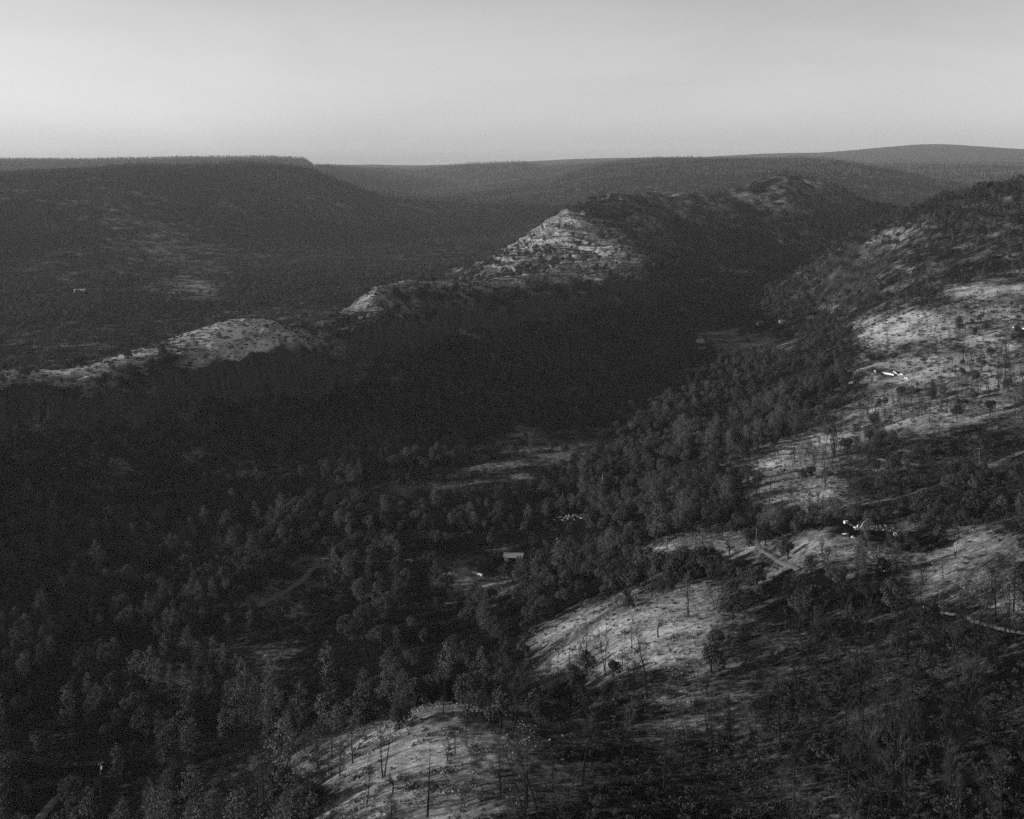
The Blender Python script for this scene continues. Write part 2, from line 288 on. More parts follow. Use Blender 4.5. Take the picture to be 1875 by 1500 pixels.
TAN = Z/DD; RUN = np.maximum.accumulate(TAN, axis=1)
def visible(x, y, ztop):
    a = np.arctan2(x, y); d = np.hypot(x, y)
    i = np.clip(np.searchsorted(az, a)-1, 0, len(az)-1); j = np.clip(np.searchsorted(dd, d)-2, 0, len(dd)-1)
    return ztop/d > RUN[i, j]
na, nd = X.shape
me = bpy.data.meshes.new('ground')
me.vertices.add(na*nd); me.vertices.foreach_set('co', np.stack([X, Y, Z], -1).astype(np.float32).ravel())
ii, jj = np.meshgrid(np.arange(na-1), np.arange(nd-1), indexing='ij'); ii = ii.ravel(); jj = jj.ravel()
q = np.stack([ii*nd+jj, ii*nd+jj+1, (ii+1)*nd+jj+1, (ii+1)*nd+jj], -1).astype(np.int32)
nf = len(q)
me.loops.add(nf*4); me.loops.foreach_set('vertex_index', q.ravel())
me.polygons.add(nf); me.polygons.foreach_set('loop_start', np.arange(0, nf*4, 4, dtype=np.int32))
me.update(); me.validate()
me.polygons.foreach_set('use_smooth', np.ones(nf, bool))
at = me.attributes.new('pale', 'FLOAT', 'POINT'); at.data.foreach_set('value', PALE.astype(np.float32).ravel())
gnd = bpy.data.objects.new('ground', me); C.objects.link(gnd); gnd['kind'] = 'structure'

# ------------------------------------------------------------------ materials
def mat(name, rough=.9):
    m = bpy.data.materials.new(name); m.use_nodes = True; t = m.node_tree
    b = t.nodes['Principled BSDF']; b.inputs['Roughness'].default_value = rough
    b.inputs['Specular IOR Level'].default_value = .15
    return m, t, b
def grey(v): return (v, v, v, 1)
def noisy(name, lo, hi, scale, rough=.9, rand=0.0, spec=.0):
    m, t, b = mat(name, rough); b.inputs['Specular IOR Level'].default_value = spec
    N = t.nodes; L = t.links
    tc = N.new('ShaderNodeNewGeometry'); nz = N.new('ShaderNodeTexNoise'); nz.inputs['Scale'].default_value = scale; nz.inputs['Detail'].default_value = 4
    L.new(tc.outputs['Position'], nz.inputs['Vector'])
    mr = N.new('ShaderNodeMapRange'); mr.inputs[1].default_value = .32; mr.inputs[2].default_value = .68; mr.inputs[3].default_value = lo; mr.inputs[4].default_value = hi
    L.new(nz.outputs['Fac'], mr.inputs[0]); last = mr.outputs[0]
    if rand:
        oi = N.new('ShaderNodeObjectInfo'); m2 = N.new('ShaderNodeMapRange'); m2.inputs[3].default_value = 1-rand; m2.inputs[4].default_value = 1+rand
        L.new(oi.outputs['Random'], m2.inputs[0]); mu = N.new('ShaderNodeMath'); mu.operation = 'MULTIPLY'
        L.new(last, mu.inputs[0]); L.new(m2.outputs[0], mu.inputs[1]); last = mu.outputs[0]
    L.new(last, b.inputs['Base Color'])
    return m
gm, t, b = mat('ground', 1.0); N = t.nodes; L = t.links; b.inputs['Specular IOR Level'].default_value = 0
geo = N.new('ShaderNodeNewGeometry'); atn = N.new('ShaderNodeAttribute'); atn.attribute_name = 'pale'
def noise(sc, det=5, rough=.6, vec=None):
    z = N.new('ShaderNodeTexNoise'); z.inputs['Scale'].default_value = sc; z.inputs['Detail'].default_value = det; z.inputs['Roughness'].default_value = rough
    L.new(vec or geo.outputs['Position'], z.inputs['Vector']); return z.outputs['Fac']
def mth(op, a, c=None, clamp=False):
    z = N.new('ShaderNodeMath'); z.operation = op; z.use_clamp = clamp
    for i, v in enumerate((a, c)):
        if v is None: continue
        if isinstance(v, (int, float)): z.inputs[i].default_value = v
        else: L.new(v, z.inputs[i])
    return z.outputs[0]
def rng_(v, a, c, lo, hi):
    z = N.new('ShaderNodeMapRange'); z.inputs[1].default_value = a; z.inputs[2].default_value = c; z.inputs[3].default_value = lo; z.inputs[4].default_value = hi; L.new(v, z.inputs[0]); return z.outputs[0]
mp = N.new('ShaderNodeMapping'); mp.inputs['Scale'].default_value = (.6, 1.0, 1.0); mp.inputs['Rotation'].default_value = (0, 0, .35); L.new(geo.outputs['Position'], mp.inputs['Vector'])
n1 = noise(.035, 6, .62); n2 = noise(.4, 6, .7, mp.outputs[0]); n3 = noise(2.2, 3, .7)
# patchy cover: bare dark ground, brush litter and pale dry grass that also carries the painted sunlit tone
mixv = mth('ADD', mth('ADD', atn.outputs['Fac'], mth('ADD', rng_(n1, .3, .7, -.44, .28), rng_(noise(.011, 3, .5), .35, .65, -.16, .14))), rng_(n2, .3, .7, -.36, .30))
fac = rng_(mixv, .12, 1.15, 0, 1)
alb = mth('MULTIPLY', mth('ADD', mth('MULTIPLY', mth('POWER', fac, 1.5), .52), .009), rng_(n3, .3, .7, .55, 1.45))
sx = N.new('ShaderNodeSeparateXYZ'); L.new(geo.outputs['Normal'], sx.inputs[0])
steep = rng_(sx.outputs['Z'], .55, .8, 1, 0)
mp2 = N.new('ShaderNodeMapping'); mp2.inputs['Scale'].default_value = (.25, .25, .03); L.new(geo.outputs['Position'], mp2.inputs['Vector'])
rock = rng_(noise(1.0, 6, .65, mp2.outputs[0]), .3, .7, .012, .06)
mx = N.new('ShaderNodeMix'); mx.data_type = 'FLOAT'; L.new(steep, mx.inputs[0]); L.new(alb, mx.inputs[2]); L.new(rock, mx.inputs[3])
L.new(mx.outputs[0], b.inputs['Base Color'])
bp = N.new('ShaderNodeBump'); bp.inputs['Strength'].default_value = 1.0; bp.inputs['Distance'].default_value = 2.2
hsum = mth('ADD', mth('MULTIPLY', n2, 1.1), mth('MULTIPLY', n3, .35)); L.new(hsum, bp.inputs['Height']); L.new(bp.outputs[0], b.inputs['Normal'])
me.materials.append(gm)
M = {
 'oak': noisy('oak_leaves', .022, .06, .6, 1, .35), 'pine': noisy('pine_needles', .055, .12, .7, 1, .3), 'bark': noisy('burnt_bark', .006, .02, 2, 1, .2),
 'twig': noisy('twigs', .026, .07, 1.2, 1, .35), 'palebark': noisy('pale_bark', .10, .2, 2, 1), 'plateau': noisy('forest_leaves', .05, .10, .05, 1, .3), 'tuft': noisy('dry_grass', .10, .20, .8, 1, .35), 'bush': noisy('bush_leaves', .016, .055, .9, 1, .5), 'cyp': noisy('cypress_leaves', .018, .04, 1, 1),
 'cottontwig': noisy('cottonwood_twigs', .04, .08, .8, 1, .25),
 'dirt': noisy('dirt_road', .06, .14, .9, 1), 'white': noisy('white_paint', .45, .7, 1, .5), 'grime': noisy('weathered_metal', .2, .35, 2, .6), 'dark': noisy('dark_rubber', .015, .03, 3, .7),
 'paint': noisy('machine_paint', .45, .62, 2, .45, spec=.4), 'roofg': noisy('grey_roof', .22, .3, 1.5, .8), 'wall': noisy('shed_wall', .16, .24, 1.5, .9), 'glass': noisy('window_glass', .01, .02, 1, .2, spec=.5),
 'wood': noisy('pole_wood', .07, .13, 3, .9), 'wire': noisy('cable_metal', .3, .4, 1, .5), 'rubble': noisy('burnt_rubble', .04, .22, 1.1, .9), 'stone': noisy('foundation_block', .4, .6, 1, .9), 'canv': noisy('tarp', .55, .7, 1, .8),
}

# ------------------------------------------------------------------ mesh helpers
class MB:
    def __init__(s): s.v = []; s.f = []
    def box(s, c, d, m=None, taper=1.0):
        x, y, z = d[0]/2, d[1]/2, d[2]/2; o = len(s.v)
        for k in (-1, 1):
            tp = taper if k > 0 else 1
            for a, b_ in ((-1, -1), (1, -1), (1, 1), (-1, 1)):
                p = Vector((a*x*tp, b_*y*tp, k*z))
                if m is not None: p = m@p
                s.v.append((p.x+c[0], p.y+c[1], p.z+c[2]))
        s.f += [tuple(o+i for i in q) for q in ((0, 3, 2, 1), (4, 5, 6, 7), (0, 1, 5, 4), (1, 2, 6, 5), (2, 3, 7, 6), (3, 0, 4, 7))]
    def tube(s, a, b_, r0, r1, n=4, cap=False):
        a = Vector(a); b_ = Vector(b_); d = (b_-a)
        if d.length < 1e-6: return
        d.normalize(); u = d.orthogonal().normalized(); w = d.cross(u); o = len(s.v)
        for p, r in ((a, r0), (b_, r1)):
            for i in range(n):
                t = 2*PI*i/n; q = p+(u*math.cos(t)+w*math.sin(t))*r; s.v.append(tuple(q))
        for i in range(n): s.f.append((o+i, o+(i+1) % n, o+n+(i+1) % n, o+n+i))
        if cap: s.f.append(tuple(o+n+i for i in range(n))); s.f.append(tuple(o+n-1-i for i in range(n)))
    def prism(s, pts, y0, y1):
        o = len(s.v); n = len(pts)
        for y in (y0, y1):
            for x, z in pts: s.v.append((x, y, z))
        for i in range(n): s.f.append((o+i, o+(i+1) % n, o+n+(i+1) % n, o+n+i))
        s.f.append(tuple(o+n-1-i for i in range(n))); s.f.append(tuple(o+n+i for i in range(n)))
    def mesh(s, name, m):
        me = bpy.data.meshes.new(name); me.from_pydata(s.v, [], s.f); me.update(); me.materials.append(m); return me
    def build(s, name, m, parent=None, link=True):
        o = bpy.data.objects.new(name, s.mesh(name, m)); o.parent = parent
        if link: C.objects.link(o)
        return o
def empty(name, loc, rz=0, link=True, tilt=(0, 0)):
    o = bpy.data.objects.new(name, None); o.location = loc; o.rotation_euler = (tilt[0], tilt[1], rz)
    if link: C.objects.link(o)
    return o
def tag(o, label, cat, group=None, kind=None):
    o['label'] = label; o['category'] = cat
    if group: o['group'] = group
    if kind: o['kind'] = kind
    return o
def leaves(pts, nrm, size, name, m, jit=.7, asp=1.5):
    """many small leaf-cluster quads"""
    pts = np.asarray(pts); n = len(pts)
    a = rng.normal(size=(n, 3)); nn = np.asarray(nrm)+a*jit; nn /= np.linalg.norm(nn, axis=1)[:, None]+1e-9
    r = rng.normal(size=(n, 3)); u = np.cross(nn, r); u /= np.linalg.norm(u, axis=1)[:, None]+1e-9; w = np.cross(nn, u)
    sz = size*rng.uniform(.55, 1.35, n)[:, None]
    V = np.stack([pts-u*sz*.5, pts+w*sz*.5/asp+u*sz*.1, pts+u*sz*.5, pts-w*sz*.5/asp-u*sz*.1], 1).reshape(-1, 3)
    me = bpy.data.meshes.new(name); me.vertices.add(4*n); me.vertices.foreach_set('co', V.astype(np.float32).ravel())
    me.loops.add(4*n); me.loops.foreach_set('vertex_index', np.arange(4*n, dtype=np.int32)); me.polygons.add(n); me.polygons.foreach_set('loop_start', np.arange(0, 4*n, 4, dtype=np.int32))
    me.update(); me.validate(); me.materials.append(m); return me
def lobe_pts(lobes, per):
    P_ = []; N_ = []
    for c, r in lobes:
        n = max(6, int(per*r[0]*r[2])); d = rng.normal(size=(n, 3)); d /= np.linalg.norm(d, axis=1)[:, None]
        k = rng.uniform(.55, 1.12, n)[:, None]**.6
        P_.append(np.array(c)+d*np.array(r)*k); N_.append(d)
    return np.concatenate(P_), np.concatenate(N_)
def branchy(mb, tw, p, d, L_, r, lvl, spread, up=.25, n=4):
    """recursive limbs: thick ones into mb, fine twigs into tw"""
    segs = 3 if lvl > 0 else 2; q = Vector(p); dv = Vector(d).normalized()
    for i in range(segs):
        e = q+dv*(L_/segs); rr = r*(1-.22*(i+1)); (mb if r > .045 else tw).tube(q, e, r*(1-.22*i), rr, 5 if r > .12 else 3)
        dv = (dv+Vector((random.gauss(0, .17), random.gauss(0, .17), random.gauss(up*.3, .1)))).normalized()
        if lvl > 0 and i >= 0:
            for k in range(2 if i < segs-1 else n-1):
                ax = dv.orthogonal().normalized(); ax.rotate(Matrix.Rotation(random.uniform(0, 2*PI), 3, dv))
                nd = (dv*math.cos(spread)+ax*math.sin(spread)+Vector((0, 0, up))).normalized()
                branchy(mb, tw, e, nd, L_*random.uniform(.45, .72), rr*.55, lvl-1, spread*random.uniform(.85, 1.15), up, n)
        q = e
# ------------------------------------------------------------------ tree templates; each is a list of (part name, mesh), plus its own height
T = {}
def oak(h, wide, seed, sparse=1.0):
    random.seed(seed); tr = MB(); tw = MB(); lobes = []
    top = Vector((random.uniform(-.4, .4), random.uniform(-.4, .4), h*.33)); tr.tube((0, 0, -1.5), top, .42, .3, 7)
    for i in range(13):
        t = 2*PI*i/13+random.uniform(-.4, .4); e = random.choice((-.15, .2, .5, .85, 1.2)); R = wide*random.uniform(.62, 1.0)
        c = Vector((math.cos(t)*math.cos(e)*R*.72, math.sin(t)*math.cos(e)*R*.72, h*.46+math.sin(e)*h*.40))
        tr.tube(top, top.lerp(c, .55)+Vector((0, 0, .4)), .2, .11, 5); tr.tube(top.lerp(c, .55)+Vector((0, 0, .4)), c, .11, .05, 4)
        s = wide*random.uniform(.18, .46); lobes.append((c, (s, s, s*random.uniform(.7, 1.1))))
    P_, N_ = lobe_pts(lobes, 62*sparse)
    k = rng.random(len(P_)) < .92
    return [('trunk', tr.mesh('oak_trunk', M['bark'])), ('crown', leaves(P_[k], N_[k], .62, 'oak_crown', M['oak'], .75))]
def pine(h, wide, seed, bare=.2):
    random.seed(seed); tr = MB(); pts = []; nr = []
    n = 9; q = Vector((0, 0, -1.5)); lean = Vector((random.gauss(0, .03), random.gauss(0, .03), 1)); sp = []
    for i in range(n):
        e = q+lean*(h+1.5)/n+Vector((random.gauss(0, .08), random.gauss(0, .08), 0)); tr.tube(q, e, .32*(1-i/n)+.04, .32*(1-(i+1)/n)+.04, 6); sp.append(e.copy()); q = e
    fork = random.random() < .6
    for k in range(58):
        t = bare+(1-bare)*(k/57)**.9; z = h*t; i = min(n-1, int(t*n)); b0 = Vector((sp[i].x, sp[i].y, z))
        prof = math.sin(min(1, (1-t)*1.9+.13)*PI/2)*(.55+.45*math.sin(min(1, (t-bare+.08)*3)*PI/2))
        R = wide*prof*random.uniform(.5, 1.1); a = random.uniform(0, 2*PI)
        e = b0+Vector((math.cos(a)*R, math.sin(a)*R, R*random.uniform(.15, .8)))
        tr.tube(b0, e, .06, .025, 3)
        m = int(9+R*6)
        for j in range(m):
            u = random.random()**.55; c = b0.lerp(e, .25+.8*u)
            s = .28+.22*R*u; off = Vector((random.gauss(0, s), random.gauss(0, s), random.gauss(0, s*.7)))
            pts.append(c+off); nr.append((off+Vector((0, 0, .4))+(e-b0)*.2).normalized())
    return [('trunk', tr.mesh('pine_trunk', M['bark'])), ('crown', leaves(pts, nr, .48, 'pine_crown', M['pine'], .8, 2.0))]
def bare(h, seed, style=0):
    random.seed(seed); tr = MB(); tw = MB()
    if style == 0:   # forked oak
        lean = Vector((random.gauss(0, .13), random.gauss(0, .13), 1)); top = lean*h*.3
        tr.tube((0, 0, -1.5), top*.5, .3, .24, 6); top2 = top+Vector((random.gauss(0, .2), random.gauss(0, .2), 0)); tr.tube(top*.5, top2, .24, .2, 6)
        for i in range(random.choice((3, 4))):
            a = random.uniform(0, 2*PI); branchy(tr, tw, top2, (math.cos(a)*.65, math.sin(a)*.65, 1), h*.3, .15, 3, .62, .2, 3)
    elif style == 1:   # tall slim one, limbs high up
        q = Vector((0, 0, -1.5)); d = Vector((random.gauss(0, .1), random.gauss(0, .1), 1)).normalized(); n = 12
        for i in range(n):
            e = q+d*(h+1.5)/n; r0 = .24*(1-i/n)+.03; tr.tube(q, e, r0, .24*(1-(i+1)/n)+.03, 6)
            d = (d+Vector((random.gauss(0, .05), random.gauss(0, .05), 0))).normalized()
            if i > 4:
                for k in range(3):
                    a = random.uniform(0, 2*PI); branchy(tr, tw, e, (math.cos(a), math.sin(a), 1.1), h*.15*(1.3-i/n)+.6, .06, 2, .55, .25, 3)
            elif i > 2 and random.random() < .5:
                a = random.uniform(0, 2*PI); branchy(tr, tw, e, (math.cos(a), math.sin(a), .3), h*.12, .06, 1, .6, .2, 3)
            q = e
    elif style == 2:   # burnt pine with short side limbs
        n = 16
        for i in range(n):
            z0 = -1.5+(h+1.5)*i/n; z1 = -1.5+(h+1.5)*(i+1)/n; s = .02*seed % .07
            tr.tube((s*z0, 0, z0), (s*z1, 0, z1), .26*(1-i/n)+.03, .26*(1-(i+1)/n)+.03, 6)
            if i > 2:
                for k in range(3):
                    a = random.uniform(0, 2*PI); l = h*.17*(1.05-i/n)*random.uniform(.4, 1.3)
                    branchy(tr, tw, (s*z1, 0, z1-random.random()*.6), (math.cos(a), math.sin(a), random.uniform(-.15, .6)), l, .05, 1, .6, .15, 3)
    elif style == 3:   # twin stems
        for sgn in (-1, 1):
            q = Vector((sgn*.15, 0, -1.5)); d = Vector((sgn*.12+random.gauss(0, .05), random.gauss(0, .08), 1)).normalized(); n = 9
            for i in range(n):
                e = q+d*(h+1.5)/n; tr.tube(q, e, .2*(1-i/n)+.03, .2*(1-(i+1)/n)+.03, 5); d = (d+Vector((random.gauss(0, .07), random.gauss(0, .07), 0))).normalized()
                if i > 3:
                    for k in range(2):
                        a = random.uniform(0, 2*PI); branchy(tr, tw, e, (math.cos(a), math.sin(a), 1.2), h*.16, .06, 2, .5, .25, 3)
                q = e
    return [('trunk', tr.mesh('bare_trunk', M['bark'])), ('crown', tw.mesh('bare_twigs', M['twig']))]
def cottonwood(h, seed):
    random.seed(seed); tr = MB(); tw = MB(); q = Vector((0, 0, 0)); tr.tube((0, 0, -1.5), (0, 0, h*.2), .4, .33, 6)
    for i in range(8):
        a = 2*PI*i/8; branchy(tr, tw, (0, 0, h*.2+random.random()*h*.2), (math.cos(a)*.38, math.sin(a)*.38, 1), h*.34, .14, 3, .42, .45, 3)
    return [('trunk', tr.mesh('cottonwood_trunk', M['bark'])), ('crown', tw.mesh('cottonwood_twigs', M['cottontwig']))]
def bush(r, seed):
    random.seed(seed); lobes = [((random.gauss(0, r*.45), random.gauss(0, r*.45), r*random.uniform(.2, .55)), (r*random.uniform(.35, .6),)*2+(r*random.uniform(.3, .5),)) for _ in range(6)]
    P_, N_ = lobe_pts(lobes, 90/r**1.2); return [('bush', leaves(P_, N_, .34*r**.6, 'bush', M['bush'], .8))]
def far_tree(h, wide, seed, cone):
    random.seed(seed); pts = []; nr = []
    for i in range(110):
        t = random.random()**.8; R = wide*((1-t)**.8 if cone else math.sin(max(.06, min(1, t*1.05))*PI)**.5)*random.uniform(.6, 1.1); a = random.uniform(0, 2*PI)
        pts.append((math.cos(a)*R, math.sin(a)*R, h*(.08+.92*t))); nr.append((math.cos(a), math.sin(a), .5))
    return [('tree', leaves(pts, nr, 1.9, 'far_tree', M['oak'] if not cone else M['oak'], .6))]
T['oak'] = [(9, oak(9, 5.2, 1)), (11, oak(11, 6, 2)), (8, oak(8, 4.2, 3, 1.1)), (12, oak(12, 5.4, 4)), (7, oak(7, 3.8, 5, 1.2))]
T['pine'] = [(19, pine(19, 3.6, 11)), (23, pine(23, 4.2, 12, .25)), (16, pine(16, 3.8, 13, .12)), (20, pine(20, 3.0, 14, .1)), (13, pine(13, 3.0, 15, .1))]
T['bare'] = [(9, bare(9, 21, 0)), (14, bare(14, 22, 1)), (16, bare(16, 23, 2)), (12, bare(12, 24, 3)), (11, bare(11, 25, 0)), (18, bare(18, 26, 1)), (8, bare(8, 27, 0)), (13, bare(13, 28, 2)), (15, bare(15, 29, 3))]
T['cotton'] = [(18, cottonwood(18, 31)), (15, cottonwood(15, 32))]
T['bush'] = [(1.2, bush(1.0, 41)), (1.7, bush(1.5, 42)), (2.3, bush(2.1, 43))]
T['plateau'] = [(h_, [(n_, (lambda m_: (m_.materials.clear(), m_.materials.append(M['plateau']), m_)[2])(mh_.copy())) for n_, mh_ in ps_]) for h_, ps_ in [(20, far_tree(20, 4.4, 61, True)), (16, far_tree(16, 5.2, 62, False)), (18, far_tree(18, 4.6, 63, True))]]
def tuft(seed, k_):
    random.seed(seed); pts = [(random.gauss(0, .5*k_), random.gauss(0, .5*k_), random.uniform(.1, .45)*k_) for _ in range(16)]
    return [('tuft', leaves(pts, [(random.gauss(0, 1), random.gauss(0, 1), .3) for _ in pts], .42*k_, 'tuft', M['tuft'], .5))]
T['tuft'] = [(.6, tuft(71, 1)), (.9, tuft(72, 1.5)), (.5, tuft(73, .8))]
T['far'] = [(14, far_tree(14, 5, 51, False)), (12, far_tree(12, 5.5, 52, False)), (20, far_tree(20, 4, 53, True)), (17, far_tree(17, 4.5, 54, True))]

# ------------------------------------------------------------------ where vegetation grows
def scatter(d0, d1, spacing, a0=-27, a1=27):
    x0, x1 = d1*math.sin(math.radians(a0)), d1*math.sin(math.radians(a1)); nx = int((x1-x0)/spacing); ny = int((d1-d0*.85)/spacing)
    gx, gy = np.meshgrid(np.arange(nx), np.arange(ny), indexing='ij')
    x = x0+(gx+rng.uniform(0, 1, gx.shape))*spacing; y = d0*.85+(gy+rng.uniform(0, 1, gx.shape))*spacing
    x = x.ravel(); y = y.ravel(); d = np.hypot(x, y); a = np.degrees(np.arctan2(x, y))
    k = (d >= d0) & (d < d1) & (a > a0) & (a < a1); x = x[k]; y = y[k]
    z = height(x, y); pale, den, mix, bu = cover(x, y, z)
    return x, y, z, pale, den, mix, bu
def clearings(x, y, z, keep):
    """keep trees off the roads, pads and buildings"""
    for cx, cy, r in KEEP: keep &= np.hypot(x-cx, y-cy) > r
    for line, w in ROADS:
        for p, q_ in zip(line[:-1], line[1:]):
            vx, vy = q_[0]-p[0], q_[1]-p[1]; l2 = vx*vx+vy*vy+1e-6
            t = np.clip(((x-p[0])*vx+(y-p[1])*vy)/l2, 0, 1); keep &= np.hypot(x-p[0]-t*vx, y-p[1]-t*vy) > w
    return keep
ROADPX = [
 ('dirt_track', 'narrow dirt track with a hairpin bend left of the excavator', 'track', 2.5, '1600,958 1560,962 1500,964 1450,975 1405,985 1387,992 1392,1006 1412,1018 1440,1034 1462,1044'),
 ('dirt_road', 'wide dirt road climbing to the right edge past the utility pole', 'road', 6.0, '1560,925 1640,913 1700,894 1750,878 1793,860 1830,845 1885,824'),
 ('dirt_road', 'pale dirt side road running level across the burnt slope', 'road', 4.2, '1590,838 1640,845 1690,852 1740,854 1785,856'),
 ('dirt_track', 'faint level track along the foot of the bright grass slope', 'track', 3.6, '1360,932 1420,928 1500,924 1555,925'),
 ('dirt_track', 'dirt track crossing the bare slope at the right edge', 'track', 2.4, '1700,1120 1760,1128 1810,1145 1885,1162'),
 ('dirt_road', 'dim dirt driveway curving through the dark valley floor', 'road', 5.0, '470,1110 520,1085 555,1060 575,1040 620,1028 680,1022'),
 ('dirt_track', 'short dirt track ending at the bottom left corner', 'track', 5.0, '60,1515 85,1485 105,1462 130,1448'),
 ('dirt_track', 'steep dark ramp cut into the slope above the burnt trees', 'track', 4.0, '1735,715 1760,728 1790,742 1815,752'),
]
ROADS = []
for nm, lab, cat, wd, s in ROADPX:
    pts = [hit(*[float(v) for v in t.split(',')]) for t in s.split()]
    ROADS.append(([(p.x, p.y) for p in pts], wd*.5+1.2))
KEEP = [(p.x, p.y, r) for p, r in _p]
def keepat(px, py, r):
    p = hit(px, py); KEEP.append((p.x, p.y, r))
keepat(1527, 840, 13); keepat(182, 1465, 7); keepat(1293, 812, 10); keepat(1793, 862, 6); keepat(900, 1050, 14); keepat(840, 1058, 14); keepat(1535, 972, 26); keepat(1600, 975, 32); keepat(1500, 970, 16)
trees = []     # kind, x, y, z, variant, scale, rot
def choose(x, y, z, den, mix, sc):
    u = rng.random(len(x)); clump = np.clip(.62+1.5*fbm(x, y, 60, 3, 200)+.9*fbm(x, y, 260, 2, 210), .12, 1.15)
    k = (u < den*clump) & clearings(x, y, z, np.ones(len(x), bool))
    return k
def add(kind, x, y, z, smul=1):
    n = len(x); v = rng.integers(0, len(T[kind]), n); s = rng.uniform(.5, 1.0, n)**1.0*1.18*smul*(1+.35*fbm(x, y, 120, 2, 220)); r = rng.uniform(0, 2*PI, n)
    return dict(kind=kind, x=x, y=y, z=z, v=v, s=s, r=r, h=np.array([T[kind][i][0] for i in range(len(T[kind]))])[v]*s)
SETS = {k: [] for k in T}
x, y, z, pale, den, mix, bu = scatter(240, 1300, 7.2)
k = choose(x, y, z, den, mix, 1)
w = rng.random(len(x)); kd = (w > mix[:, 0]).astype(int)+(w > mix[:, 0]+mix[:, 1]).astype(int)
px, py = proj(x, y, z)
flo = (z < -268) & (np.hypot(x, y) > 780)
ctn = flo & (kd == 2) & (rng.random(len(x)) < .35) & (pale < .2)
SETS['oak'].append(add('oak', *(a[k & (kd == 0)] for a in (x, y, z)), 1.12))
SETS['pine'].append(add('pine', *(a[k & (kd == 1)] for a in (x, y, z)), 1.05))
SETS['bare'].append(add('bare', *(a[k & (kd == 2) & ~ctn] for a in (x, y, z)), 1.15))
SETS['cotton'].append(add('cotton', *(a[k & ctn] for a in (x, y, z))))
x, y, z, pale, den, mix, bu = scatter(1300, 3000, 10)
k = choose(x, y, z, den*1.05, mix, 1) & visible(x, y, z+25)
w = rng.random(len(x)); kd = (w > mix[:, 0]).astype(int)+(w > mix[:, 0]+mix[:, 1]).astype(int)
SETS['oak'].append(add('oak', *(a[k & (kd == 0)] for a in (x, y, z))))
SETS['pine'].append(add('pine', *(a[k & (kd == 1)] for a in (x, y, z)), .75))
SETS['bare'].append(add('bare', *(a[k & (kd == 2)] for a in (x, y, z))))
for d0, d1, sp, sm in ((3000, 5200, 14, .72), (5200, 9000, 21, .75), (9000, 15000, 38, 1.2)):
    x, y, z, pale, den, mix, bu = scatter(d0, d1, sp, -24, 24)
    k = choose(x, y, z, den*1.0, mix, 1) & visible(x, y, z+30)
    fr_ = np.hypot(x, y) < 6600
    for kn_, kk_ in (('far', k & fr_), ('plateau', k & ~fr_)):
        if kk_.any(): SETS[kn_].append(add(kn_, *(a[kk_] for a in (x, y, z)), sm))
x, y, z, pale, den, mix, bu = scatter(240, 900, 3.3)
k = (rng.random(len(x)) < bu*.75*(.3+1.2*(fbm(x, y, 20, 3, 300)*.5+.5))) & clearings(x, y, z, np.ones(len(x), bool))
SETS['bush'].append(add('bush', *(a[k] for a in (x, y, z)), .8))
x, y, z, pale, den, mix, bu = scatter(900, 2700, 5.6)
k = (rng.random(len(x)) < bu*.7) & visible(x, y, z+5)
SETS['bush'].append(add('bush', *(a[k] for a in (x, y, z)), 1.3))

x, y, z, pale, den, mix, bu = scatter(250, 1000, 2.1)
k = (rng.random(len(x)) < np.clip(pale-.42, 0, .5)*1.9*np.clip(.5+1.3*fbm(x, y, 14, 3, 320), 0, 1)) & clearings(x, y, z, np.ones(len(x), bool))
SETS['tuft'].append(add('tuft', *(a[k] for a in (x, y, z))))

